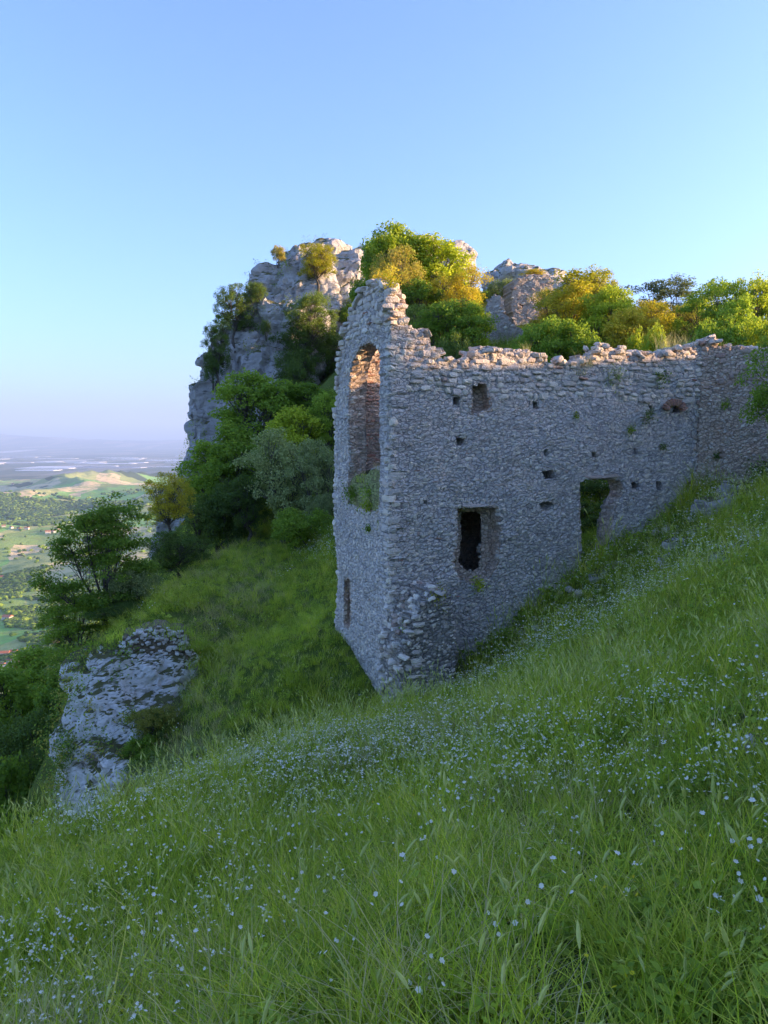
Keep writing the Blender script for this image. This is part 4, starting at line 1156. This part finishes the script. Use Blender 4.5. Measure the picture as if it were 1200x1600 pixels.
# wooded slope at the lower left
g4 = 'trees on the steep slope below the meadow'
k = 0
for (px, pt, d, w, kd, m, lb) in [
        (60, 1015, 42, 150, 'broad', 'leaf_mid', 'broad tree at the top of the shaded slope below the valley view'),
        (115, 985, 34, 80, 'oak_b', 'leaf_olive', 'olive tree above the left shoulder of the outcrop'),
        (20, 1040, 36, 130, 'broad_b', 'leaf_mid', 'tree at the left edge where the shaded slope meets the valley'),
        (90, 1050, 30, 110, 'broad', 'leaf_mid', 'green tree directly left of the outcrop top'),
        (35, 1110, 28, 140, 'oak', 'leaf_dark', 'dark tree in the middle of the shaded slope'),
        (85, 1150, 24, 100, 'oak_b', 'leaf_dark', 'dark tree against the left face of the outcrop'),
        (20, 1190, 23, 140, 'broad', 'leaf_mid', 'tree low on the shaded slope at the left edge'),
        (60, 1240, 20, 110, 'oak', 'leaf_dark', 'dark tree below the left foot of the outcrop'),
        (10, 1270, 17, 130, 'broad_b', 'leaf_mid', 'lowest tree at the left edge above the meadow rim'),
        (-60, 1080, 32, 160, 'broad', 'leaf_mid', 'tree leaning in from beyond the left edge'),
        (-50, 1200, 24, 160, 'oak', 'leaf_dark', 'dark tree beyond the left edge low on the slope'),
        (150, 1000, 29, 60, 'oak', 'leaf_dark', 'small dark tree behind the grassy shoulder of the outcrop')]:
    T_(kd, px, pt, d, w, m, 'tree', lb, 'tree', g4, base=pt + 260 * 26 / d)
def rock_greens(name, co, no, n, size, spread, mats, label, seed, zmin=-99):
    r = np.random.default_rng(seed); f = fbm(co * .9 / spread, 3, seed)
    ok = np.nonzero((no[:, 2] > -.25) & (f > .12) & (no[:, 1] < .45) & (co[:, 2] > zmin))[0]
    ok = r.choice(ok, min(n, len(ok)), replace=False); g = Geo()
    for j, k in enumerate(ok):
        m = r.integers(14, 34); q = np.clip(r.normal(0, 1, (m, 3)), -1.6, 1.6) * spread * r.uniform(.06, .14)
        V, T = leaves(co[k] + no[k] * spread * .1 + q, unit(q + no[k]), size, r, .6); g.add(V, None, T, m=int(r.integers(0, len(mats))))
    tag(link(name, g.mesh(name, [M[m] for m in mats])), label, 'plants', kind='stuff')
rock_greens('outcrop_plants', oc_co, oc_no, 700, .06, 1.0, ['leaf_mid', 'leaf_olive', 'leaf_rust', 'leaf_dark'], 'small green and brown plants rooted all over the left outcrop', 5)
rock_greens('outcrop_scrub', oc_co, oc_no, 200, .07, 1.7, ['leaf_dark', 'leaf_mid', 'leaf_rust'], 'larger scrubby plants hanging on the left outcrop', 8)
rock_greens('crag_plants', cliff_co, cliff_no, 620, .13, 2.2, ['leaf_dark', 'leaf_mid', 'leaf_olive'], 'small dark plants rooted in the ledges of the crag', 6)
# scrub on the slope between the outcrop and the ruin, and on the outcrop
for (px, pt, d, w, kd, m, lb, bs) in [
        (255, 1110, 17.0, 60, 'shrub', 'leaf_dark', 'dark scrub in the cleft of the outcrop', 1180),
        (330, 1150, 15.6, 150, 'shrub_b', 'leaf_olive', 'low olive scrub mound right of the outcrop', 1240),
        (270, 1190, 14.6, 110, 'shrub', 'leaf_olive', 'brownish scrub at the right foot of the outcrop', 1270),
        (245, 1105, 16.9, 70, 'shrub', 'leaf_rust', 'brown scrub in the upper right of the outcrop face', 1150),
        (222, 1150, 16.4, 60, 'shrub_b', 'leaf_mid', 'green scrub in the middle of the outcrop face', 1195),
        (255, 1165, 16.2, 80, 'shrub', 'leaf_dark', 'dark scrub at the right of the outcrop face', 1225),
        (205, 1225, 15.8, 60, 'shrub', 'leaf_rust', 'brown scrub low in the middle of the outcrop', 1268),
        (285, 1222, 12.6, 110, 'shrub_b', 'leaf_bright', 'fresh bright green shrub above the meadow rim', 1275),
        (440, 1130, 15.0, 120, 'shrub', 'leaf_dark', 'dark scrub in the hollow behind the white umbels', 1190),
        (230, 1230, 15.6, 60, 'shrub', 'leaf_rust', 'brown scrub clinging to the foot of the outcrop', 1290),
        (290, 1020, 19.6, 60, 'shrub_b', 'leaf_mid', 'green shrub at the right end of the rubble wall remnant', 1080),
        (320, 1010, 19.8, 45, 'shrub_b', 'leaf_bright', 'bright green shrub on the slope right of the rubble wall remnant', 1070)]:
    T_(kd, px, pt, d, w, m, 'bush', lb, 'bush', 'scrub on and beside the outcrop', base=bs)

# ------------------------------------------------------------------ meadow
def blade_tuft(seed, n, h, spread, width, bend=.5, mats=('grass',), lean=.25, herb=0, heads=None, flowers=None):
    r = np.random.default_rng(seed); g = Geo()
    for i in range(n):
        a = r.uniform(0, 6.28); rd = spread * math.sqrt(r.random()); b = np.array([math.cos(a) * rd, math.sin(a) * rd, -.03])
        hh = h * r.uniform(.5, 1.15); az = r.uniform(0, 6.28); dv = np.array([math.cos(az), math.sin(az), 0]); sv = np.array([-dv[1], dv[0], 0])
        bd = bend * r.uniform(.2, 1.4) * hh; w = width * r.uniform(.6, 1.3); P_ = []
        for t in (0, .35, .7, 1):
            c = b + dv * (lean * hh * t * r.uniform(.9, 1.1) + bd * t * t) + np.array([0, 0, hh * (t - .28 * bend * t ** 3)])
            ww = w * (1 - t ** 1.6) * .5 + .0004
            P_ += [c - sv * ww, c + sv * ww]
        g.add(np.array(P_), [[0, 1, 3, 2], [2, 3, 5, 4], [4, 5, 7, 6]])
    if herb:
        k = herb; a = r.uniform(0, 6.28, k); rd = spread * np.sqrt(r.random(k)) * 1.1
        C_ = np.c_[np.cos(a) * rd, np.sin(a) * rd, r.uniform(.02, h * .6, k)]
        V, T = leaves(C_, np.c_[np.cos(a), np.sin(a), 0 * a], h * .17, r, .6); g.add(V, None, T, m=1)
    return g
def heads_tuft(seed, n, h, kind):
    r = np.random.default_rng(seed); g = Geo()
    for i in range(n):
        a = r.uniform(0, 6.28); b = np.array([math.cos(a), math.sin(a), 0]) * r.uniform(0, .12); hh = h * r.uniform(.7, 1.15)
        az = r.uniform(0, 6.28); dv = np.array([math.cos(az), math.sin(az), 0]); t = np.linspace(0, 1, 5)[:, None]
        path = b + dv * hh * (.10 * t + .14 * t ** 3) + np.array([0, 0, 1]) * hh * (t - .06 * t ** 3)
        g.add(*tube(path, np.array([.0016, .0015, .0013, .0012, .001]), 3))
        tip = path[-1]; dr = unit(path[-1] - path[-2])
        if kind == 'barley':
            L = r.uniform(.05, .09); s = unit(np.cross(dr, [0, 0, 1.])); s2 = np.cross(dr, s)
            t5 = np.linspace(0, 1, 5)[:, None]; hp = tip + dr * L * t5 + np.array([0, 0, -1]) * L * .25 * t5 ** 2
            V, Q = tube(hp, np.array([.002, .005, .0055, .004, .0012]), 5); g.add(V, Q, m=1)
            for q in range(12):
                f = q / 12; p0 = hp[0] + (hp[-1] - hp[0]) * f; sd = (s * math.cos(q * 2.4) + s2 * math.sin(q * 2.4))
                p1 = p0 + dr * .05 + sd * .018
                g.add(np.array([p0 - sd * 0, p0 + np.cross(sd, dr) * .0012, p1]), None, [[0, 1, 2]], m=1)
        else:
            # small flat white flower: petals round a centre
            cn = 1 if kind == 'daisy' else r.integers(5, 10)
            for q in range(cn):
                o_ = np.array([0, 0, 0]) if cn == 1 else np.array([*r.normal(0, .014, 2), r.uniform(-.006, .004)])
                rad = r.uniform(.006, .013) if cn == 1 else r.uniform(.004, .008)
                nm = unit(np.array([*r.normal(0, .6, 2), 1.])); e1 = unit(np.cross(nm, [1, .2, 0])); e2 = np.cross(nm, e1); K = 6
                Vp = [tip + o_]; 
                for k_ in range(K * 2):
                    an = k_ * math.pi / K; rr3 = rad * 1.12 * (1 if k_ % 2 else .72) * r.uniform(.8, 1.1)
                    Vp.append(tip + o_ + (e1 * math.cos(an) + e2 * math.sin(an)) * rr3 + nm * rad * .2)
                g.add(np.array(Vp), None, [[0, 1 + k_, 1 + (k_ + 1) % (K * 2)] for k_ in range(K * 2)], m=1)
    return g
grass_protos = []
def gp(g, mats): grass_protos.append(g.mesh('tuft_%02d' % len(grass_protos), [M[m] for m in mats])); return len(grass_protos) - 1
I_G = [gp(blade_tuft(k, 34, .30, .12, .007, .55), ['grass']) for k in range(4)]
I_F = [gp(blade_tuft(10 + k, 36, .24, .13, .007, .5), ['grass_fresh']) for k in range(2)]
I_T = [gp(blade_tuft(20 + k, 22, .50, .10, .008, .5, lean=.2), ['grass']) for k in range(2)]
I_D = [gp(blade_tuft(30 + k, 18, .36, .10, .005, .7, lean=.3), ['grass_dry']) for k in range(2)]
I_H = [gp(blade_tuft(40 + k, 10, .24, .13, .006, .5, herb=80), ['grass', 'herb']) for k in range(3)]
I_L = [gp(blade_tuft(80 + k, 4, .42, .10, .006, .5, herb=16), ['grass', 'herb']) for k in range(2)]
I_B = [gp(heads_tuft(50 + k, 5, .52, 'barley'), ['grass_fresh', 'barley']) for k in range(2)]
I_W = [gp(heads_tuft(60 + k, 6, .34, 'daisy'), ['herb', 'petal']) for k in range(2)] + [gp(heads_tuft(66, 4, .38, 'umbel'), ['herb', 'petal'])]
I_Y = [gp(heads_tuft(70, 4, .3, 'daisy'), ['herb', 'petal_yellow'])]
gcoll = proto_collection('grass tufts', grass_protos)

xs, ys = rng.uniform(-22, 20, 900000), rng.uniform(.2, 46, 900000)
d = np.hypot(xs, ys)
dens = np.interp(d, [0, 2, 5, 10, 18, 30, 46], [120, 160, 150, 90, 46, 24, 12])
keep = rng.random(len(xs)) < dens * (42 * 45.8) / 900000
keep &= (np.abs(xs) < ys * .62 + 1.6)
xs, ys, d = xs[keep], ys[keep], d[keep]
zs = G(xs, ys)
e_ = .15
slx = (G(xs + e_, ys) - zs) / e_; sly = (G(xs, ys + e_) - zs) / e_
keep = (np.hypot(slx, sly) < 1.9)
# nothing grows inside the walls of the ruin or far down the cliff
q = np.c_[xs, ys] - MAIN.o; uu = q @ MAIN.u; dd2 = -(q @ MAIN.n)
keep &= ~((uu > -.1) & (uu < 9.6) & (dd2 > -.05) & (dd2 < .7) & ~((uu > 5.9) & (uu < 6.6)))
keep &= ~((uu > -.05) & (uu < 5) & (dd2 > 0) & (dd2 < L_END))
xs, ys, zs, d, uu, dd2 = [v[keep] for v in (xs, ys, zs, d, uu, dd2)]
n = len(xs); pn = np.c_[xs, ys, 0 * xs]
f_dry = fbm(pn * .45, 3, 101); f_fl = fbm(pn * .38, 3, 103); f_f = fbm(pn * .3, 3, 105); f_t = fbm(pn * .6, 3, 107)
near = d < 20
r1 = rng.random(n); idx = rng.choice(I_G, n)
left_slope = (ys > 14.5) & (xs < MAIN.o[0] + (ys - 16) * -.3)
idx = np.where(rng.random(n) < .22 + .3 * (f_f > .1), rng.choice(I_F, n), idx)
idx = np.where(left_slope & (rng.random(n) < .75), rng.choice(I_F, n), idx)
idx = np.where(rng.random(n) < .08 + .22 * (f_t > .25), rng.choice(I_T, n), idx)
idx = np.where(rng.random(n) < .5 - .25 * left_slope, rng.choice(I_H, n), idx)
idx = np.where(rng.random(n) < .07 + .7 * np.clip(f_dry - .15, 0, 1), rng.choice(I_D, n), idx)
idx = np.where(rng.random(n) < np.where(d > 5, .07 + .1 * (f_f < -.2), 0), rng.choice(I_L, n), idx)
idx = np.where(near & (rng.random(n) < .09 + .14 * (f_t > .1)), rng.choice(I_B, n), idx)
fl = np.clip(f_fl * 1.6 + .42, .08, 1) * .5 * np.where(left_slope, .12, 1)
idx = np.where(rng.random(n) < fl, rng.choice(I_W, n), idx)
idx = np.where(rng.random(n) < .012, I_Y[0], idx)
sc = rng.uniform(.7, 1.25, n) * np.interp(d, [0, 6, 14, 30], [.85, .95, 1.15, 1.35]) * (1 + .25 * f_t)
sc = np.where(left_slope, sc * .8, sc)
foot = (uu > -.3) & (uu < 9.8) & (dd2 < 0) & (dd2 > -.7)
sc = np.where(foot, sc * rng.uniform(1.1, 1.9, n), sc); idx = np.where(foot & (rng.random(n) < .5), rng.choice(I_H + I_T + I_L, n), idx)
rot = np.c_[rng.normal(0, .12, n), rng.normal(0, .12, n) - .1, rng.uniform(0, 6.28, n)]
meadow = scatter('meadow_grass', np.c_[xs, ys, zs], rot, np.c_[sc, sc, sc], idx, gcoll, 'tall green meadow grass with herbs, barley heads and small white flowers', 'grass')
print('GRASS', n)

# white umbels standing over the rim of the meadow, and a few large flowers close to the camera
def umbel_meshes(seed, R_=.055):
    r = np.random.default_rng(seed); g = Geo(); g2 = Geo()
    t = np.linspace(0, 1, 6)[:, None]; path = np.array([0, 0, 0]) + np.array([.04, .02, 1]) * t + np.sin(t * 3) * np.array([.03, 0, 0])
    g.add(*tube(path, .0035, 4)); top = path[-1]
    for k in range(16):
        a = k * 2.4; rd = R_ * math.sqrt((k + .5) / 16); q = top + np.array([math.cos(a) * rd, math.sin(a) * rd, .05 + .012 * (1 - (rd / R_) ** 2)])
        g.add(*tube(np.array([top, (top + q) / 2, q]), .0012, 3))
        for j in range(7):
            c = q + np.array([*r.normal(0, .009, 2), r.uniform(0, .004)]); K = 5; nm = unit(np.array([*r.normal(0, .25, 2), 1.])); e1 = unit(np.cross(nm, [1, 0, 0.1])); e2 = np.cross(nm, e1); rad = .0065
            Vp = [c] + [c + (e1 * math.cos(i * 2 * math.pi / K) + e2 * math.sin(i * 2 * math.pi / K)) * rad for i in range(K)]
            g2.add(np.array(Vp), None, [[0, 1 + i, 1 + (i + 1) % K] for i in range(K)])
    for k in range(3):
        V, T = leaves(np.array([path[1 + k]]) + r.normal(0, .03, (6, 3)), r.normal(0, 1, (6, 3)), .07, r, .6); g.add(V, None, T)
    return g.mesh('umbel_stem', [M['herb']]), g2.mesh('umbel_head', [M['petal']])
UM = [umbel_meshes(k) for k in range(3)]
umb_px = [(338, 1195, 10.6), (383, 1187, 10.8), (365, 1207, 10.4), (357, 1217, 10.2), (370, 1213, 10.6), (398, 1211, 10.8), (450, 1175, 11.4), (457, 1187, 11.4), (471, 1186, 11.6), (450, 1204, 11.0),
          (441, 1208, 11.0), (474, 1203, 11.3), (452, 1212, 11.2), (494, 1162, 12.0), (497, 1173, 12.0), (516, 1175, 12.2), (228, 1274, 8.6), (219, 1298, 8.2), (118, 1317, 7.7), (405, 1229, 10.2), (378, 1229, 10.0)]
for i, (px, py, dpt) in enumerate(umb_px):
    p = P(px, py, dpt); z0 = gz(p[0], p[1]); h = max(p[2] - z0, .35)
    where = 'left' if px < 300 else 'middle' if px < 430 else 'right'
    e = empty('wild_carrot', (p[0], p[1], z0 - .02), {'left': 'flat white umbel flower on a tall stem at the low left rim of the meadow', 'middle': 'flat white umbel flower in the left cluster above the meadow rim', 'right': 'flat white umbel flower in the right cluster above the meadow rim, nearer the ruin'}[where], 'flower', 'white umbel flowers on the meadow rim')
    e.scale = (1.1, 1.1, h); e.rotation_euler = (0, 0, random.uniform(0, 6.28))
    st, hd = UM[i % 3]
    link('stem', st, e); hh_ = tag(link('flower_head', hd, e))
# keep heads round: the head is a separate mesh scaled back in height
for o in list(COL.objects):
    if o.name.startswith('flower_head') and o.parent:
        k = 1.1 / o.parent.scale[2]; top = 1.0
        o.scale = (1, 1, k); o.location = (0, 0, top * (1 - k) )

# ------------------------------------------------------------------ plants on the walls
def wall_tuft(px, py, pl, dep, s, matn, label, n=60, h=.3, dry=False):
    r = np.random.default_rng(int(px + py)); g = Geo()
    u, z = pl.pix(px, py); p = pl.pt(u, dep, z)
    if dry:
        g = blade_tuft(int(px), n, h, s * .5, .006, .5)
    else:
        C_ = r.normal(0, 1, (n * 3, 3)) * np.array([s * .4, s * .3, s * .4]); V, T = leaves(C_, unit(C_), .05 * (1 + s), r, .5); g.add(V, None, T)
        g2 = blade_tuft(int(px), n // 3, h, s * .4, .006, .6); 
        for V_, Q_ in [(np.concatenate(g2.V), np.concatenate(g2.Q))]: g.add(V_, Q_)
    o = link('wall_plant', g.mesh('wall_plant', [M[matn]]), None, p); tag(o, label, 'plant', 'plants growing on the ruin')
    return o
wall_tuft(590, 432, END, .25, .35, 'leaf_gold', 'yellow plant on the very peak of the gable', 90)
wall_tuft(604, 440, END, .1, .25, 'leaf_gold', 'yellow plant right of the gable peak', 60)
wall_tuft(572, 436, END, .3, .22, 'leaf_gold', 'small yellow plant left of the gable peak', 50)
wall_tuft(625, 495, MAIN, .3, .15, 'leaf_mid', 'tiny green weed on the sloping gable edge', 30)
wall_tuft(575, 768, END, .0, .22, 'leaf_mid', 'green plants hanging from the foot of the arched opening', 50)
wall_tuft(552, 770, END, -.05, .28, 'leaf_mid', 'green tuft at the lower left corner of the arched opening', 80)
wall_tuft(577, 790, END, -.05, .2, 'leaf_bright', 'light green tuft hanging lowest under the arched opening', 50)
wall_tuft(578, 826, END, -.04, .12, 'leaf_mid', 'small green weed on the end wall under the arch', 30)
wall_tuft(562, 752, END, .3, .75, 'grass_fresh', 'grass growing on the debris in the arched opening', 230, .28, True)
wall_tuft(582, 735, END, .4, .7, 'grass_dry', 'dry grass growing on the debris in the arched opening', 170, .24, True)
wall_tuft(746, 912, MAIN, -.05, .22, 'leaf_bright', 'green weed hanging under the dark slit window', 60)
wall_tuft(688, 935, SPUR, .1, .3, 'leaf_rust', 'ochre plant on the head of the broken spur', 80)
wall_tuft(645, 988, SPUR, .3, .15, 'leaf_mid', 'green weed halfway up the broken spur', 30)
wall_tuft(898, 650, MAIN, -.03, .12, 'leaf_bright', 'small green weed in the middle of the long wall', 30)
wall_tuft(985, 672, MAIN, -.03, .14, 'leaf_mid', 'dark weed on the long wall above the doorway', 30)
wall_tuft(1012, 650, MAIN, -.03, .25, 'leaf_olive', 'trailing weed on the long wall left of the brick arch', 50)
wall_tuft(1036, 698, MAIN, -.03, .14, 'leaf_olive', 'small weed on the long wall below the brick arch', 30)
wall_tuft(1133, 632, SIDE, -.03, .16, 'leaf_mid', 'small weed on the upper side wall', 30)
wall_tuft(1118, 712, SIDE, -.03, .14, 'leaf_dark', 'small dark weed on the lower side wall', 30)
wall_tuft(1180, 745, SIDE, -.2, .6, 'leaf_dark', 'dark ivy bush at the foot of the side wall by the right edge', 150)
wall_tuft(830, 548, MAIN, .2, .25, 'grass_dry', 'dry grass tuft on the wall top left of the step', 40, .3, True)
wall_tuft(915, 572, MAIN, .05, .4, 'grass_dry', 'dry stalks in the notch of the wall top', 60, .45, True)
wall_tuft(905, 585, MAIN, -.05, .25, 'grass_dry', 'dry stalks hanging below the notch of the wall top', 40, .25, True)
wall_tuft(1055, 545, MAIN, .3, .6, 'grass_dry', 'tall dry grass on the wall top left of its right peak', 110, .6, True)
wall_tuft(1080, 540, MAIN, .3, .5, 'grass_dry', 'short dry grass on the wall top beside its right peak', 80, .4, True)
wall_tuft(1138, 548, SIDE, .2, .4, 'grass_dry', 'dry grass on the side wall top right of the peak', 60, .3, True)
wall_tuft(1030, 590, MAIN, -.02, .3, 'leaf_dark', 'dark weeds below the wall top near the dry grass', 50)
wall_tuft(960, 590, MAIN, -.02, .35, 'leaf_olive', 'dull weeds in the broken upper courses of the long wall', 50)

for px_, py_ in ((165, 1000), (190, 990), (212, 984), (236, 980), (258, 980), (280, 984), (300, 1000), (306, 1030), (308, 1060), (145, 1020)):
    p = P(px_, py_, 19.0); g = blade_tuft(int(px_), 150, .36, .42, .012, .6)
    tag(link('grass_tuft', g.mesh('grass_tuft', [M['grass_fresh']]), None, (p[0], p[1], p[2] - .16)), 'long grass hanging over the top of the rubble wall remnant', 'plant', 'grass tufts over the rubble wall remnant')
# clumps by the spur and on the right slope, coloured yellow as painted sunlight
def ground_tuft(px, py, d_, s, matn, label, n, h, name='grass_tuft', cat='plant', group=None):
    p = P(px, py, d_); g = blade_tuft(int(px * 3 + py), n, h, s, .008, .4)
    return tag(link(name, g.mesh(name, [M[matn]]), None, (p[0], p[1], gz(p[0], p[1]))), label, cat, group)
ground_tuft(693, 1062, 15.7, .32, 'petal_yellow', 'clump coloured yellow for a sunlit spot at the foot of the broken spur', 120, .32)  # petal yellow used here as a painted patch of sunlight
g5 = 'tufts coloured pale as sunlight on the right slope'  # dry grass colour stands in for a sunlit streak
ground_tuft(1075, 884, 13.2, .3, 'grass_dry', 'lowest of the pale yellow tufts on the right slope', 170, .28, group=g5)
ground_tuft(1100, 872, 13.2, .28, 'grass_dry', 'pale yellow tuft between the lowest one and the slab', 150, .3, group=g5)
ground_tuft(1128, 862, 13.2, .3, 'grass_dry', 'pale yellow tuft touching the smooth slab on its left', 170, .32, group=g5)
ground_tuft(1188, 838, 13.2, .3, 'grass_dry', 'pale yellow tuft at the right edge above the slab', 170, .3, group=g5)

# ------------------------------------------------------------------ valley: woods, houses, greenhouses
def canopy(seed):
    r = np.random.default_rng(seed); V, Q = unit_stone(200 + seed, 3, .9)
    V = V * np.array([1, 1, .8]) + np.array([0, 0, .35]); V += fbm(V * 2 + seed, 2, 7)[:, None] * .12
    return mesh('canopy_%d' % seed, V, Q, [M['leaf_dark' if seed % 2 else 'leaf_mid']])
wc = proto_collection('valley canopies', [canopy(k) for k in range(5)])
rad = np.exp(rng.uniform(math.log(1150), math.log(5200), 260000)); an = np.radians(rng.uniform(-38, -8, 260000))
keep = rng.random(len(rad)) < (rad / 5200) ** 1.0 * 1.0
rad, an = rad[keep], an[keep]
wx, wy = rad * np.sin(an), rad * np.cos(an)
wmk = wood_mask(wx, wy); keep = (wmk > .0) | (rng.random(len(wmk)) < .012)
wx, wy, rad = wx[keep], wy[keep], rad[keep]
wz = valley_h(wx, wy); n = len(wx)
s_ = rng.uniform(7, 13, n) * np.interp(rad, [1200, 5000], [.9, 1.9])
scatter('valley_woods', np.c_[wx, wy, wz], np.c_[np.zeros((n, 2)), rng.uniform(0, 6.28, n)], np.c_[s_, s_, s_ * .8], rng.integers(0, 5, n), wc, 'dark woods covering the valley hillsides', 'woods')
print('WOODS', n)
M['wall_white'] = flat_mat('rendered house wall', (.62, .56, .48)); M['roof_red'] = flat_mat('terracotta roof', (.42, .15, .08)); M['sheet'] = flat_mat('greenhouse sheet', (.68, .70, .72))
M['pane'] = flat_mat('dark window', (.05, .055, .06))
def box(g, x0, y0, z0, x1, y1, z1, m=0):
    V = np.array([(x, y, z) for z in (z0, z1) for y in (y0, y1) for x in (x0, x1)], float)
    g.add(V, [[0, 2, 3, 1], [4, 5, 7, 6], [0, 1, 5, 4], [2, 6, 7, 3], [0, 4, 6, 2], [1, 3, 7, 5]], m=m)
g = Geo(); box(g, -7, -5, -2, 7, 5, 6); hw = g.mesh('house_wall', [M['wall_white']])
g = Geo(); g.add(np.array([(-7.6, -5.8, 5.9), (7.6, -5.8, 5.9), (7.6, 5.8, 5.9), (-7.6, 5.8, 5.9), (-7.6, 0, 9), (7.6, 0, 9)]), [[0, 1, 5, 4], [2, 3, 4, 5], [0, 3, 2, 1]], [[0, 4, 3], [1, 2, 5]]); hr = g.mesh('house_roof', [M['roof_red']])
g = Geo()
for x in (-4.5, 0, 4.5):
    for z in (.8, 3.6): box(g, x - .6, -5.06, z, x + .6, -4.98, z + 1.4)
hwin = g.mesh('house_windows', [M['pane']])
houses = [(8, 1026, 'village'), (22, 1022, 'village'), (36, 1030, 'village'), (14, 1036, 'village'), (30, 1040, 'village'), (48, 1034, 'village'), (4, 1042, 'village'), (44, 1022, 'village'), (60, 1038, 'village'), (-10, 1030, 'village'), (26, 1048, 'village'),
          (6, 824, 'hamlet'), (18, 826, 'hamlet'), (30, 829, 'hamlet'), (42, 827, 'hamlet'), (75, 834, 'hamlet'), (84, 832, 'hamlet'), (90, 829, 'hamlet'), (12, 970, 'single'), (20, 758, 'single'), (2, 905, 'single'), (85, 1012, 'single')]
for i, (px, py, wh) in enumerate(houses):
    r_ = ray(px, py); t = np.geomspace(900, 12000, 500); hz = valley_h(t * r_[0], t * r_[1]); below = np.nonzero(t * r_[2] < hz)[0]
    if not len(below): continue
    t0 = t[below[0]]; x, y = t0 * r_[0], t0 * r_[1]; z = float(valley_h(np.array([x]), np.array([y]))[0])
    lb = {'village': 'red roofed house of the village at the far lower left', 'hamlet': 'pale house of the hamlet on the valley ridge at left', 'single': ''}[wh]
    if wh == 'single': lb = {12: 'lone pale house among the woods above the village', 20: 'lone house on the far tan fields', 2: 'lone house beside the orchard rows at the left edge', 85: 'lone house between the village and the shaded slope'}[px]
    e = empty('house', (x, y, z), lb, 'house', None if wh == 'single' else 'houses of the ' + wh)
    s = (.9 if wh == 'village' else 1.3); e.scale = (s * random.uniform(.8, 1.3),) * 3; e.rotation_euler = (0, 0, random.uniform(-.8, .8))
    link('wall', hw, e); link('roof', hr, e); tag(link('windows', hwin, e), kind='stuff')
g = Geo()
for _ in range(70):
    r0 = math.exp(random.uniform(math.log(12500), math.log(26000))); a = R(random.uniform(-33, -13)); x, y = r0 * math.sin(a), r0 * math.cos(a)
    if vnoise(np.array([[x / 2600, y / 900, 0]]), 5)[0] < .05: continue
    w, dpt = random.uniform(150, 620), random.uniform(60, 260); box(g, x - w, y - dpt, VZ - 5, x + w, y + dpt, VZ + 9)
tag(link('greenhouses', g.mesh('greenhouses', [M['sheet']])), 'pale greenhouse roofs scattered over the coastal plain', 'greenhouses', kind='stuff')

# ------------------------------------------------------------------ haze
hz, nt, out = mat('haze')
v = N(nt, 'VolumePrincipled'); v.inputs['Color'].default_value = (.42, .64, 1.0, 1); v.inputs['Density'].default_value = 5e-5; v.inputs['Anisotropy'].default_value = 0.0
nt.links.new(v.outputs[0], out.inputs['Volume'])
g = Geo(); box(g, -60000, -3000, -700, 60000, 60000, 1400)
tag(link('haze', g.mesh('haze', [hz])), 'thin blue haze over the valley', 'haze', kind='stuff')
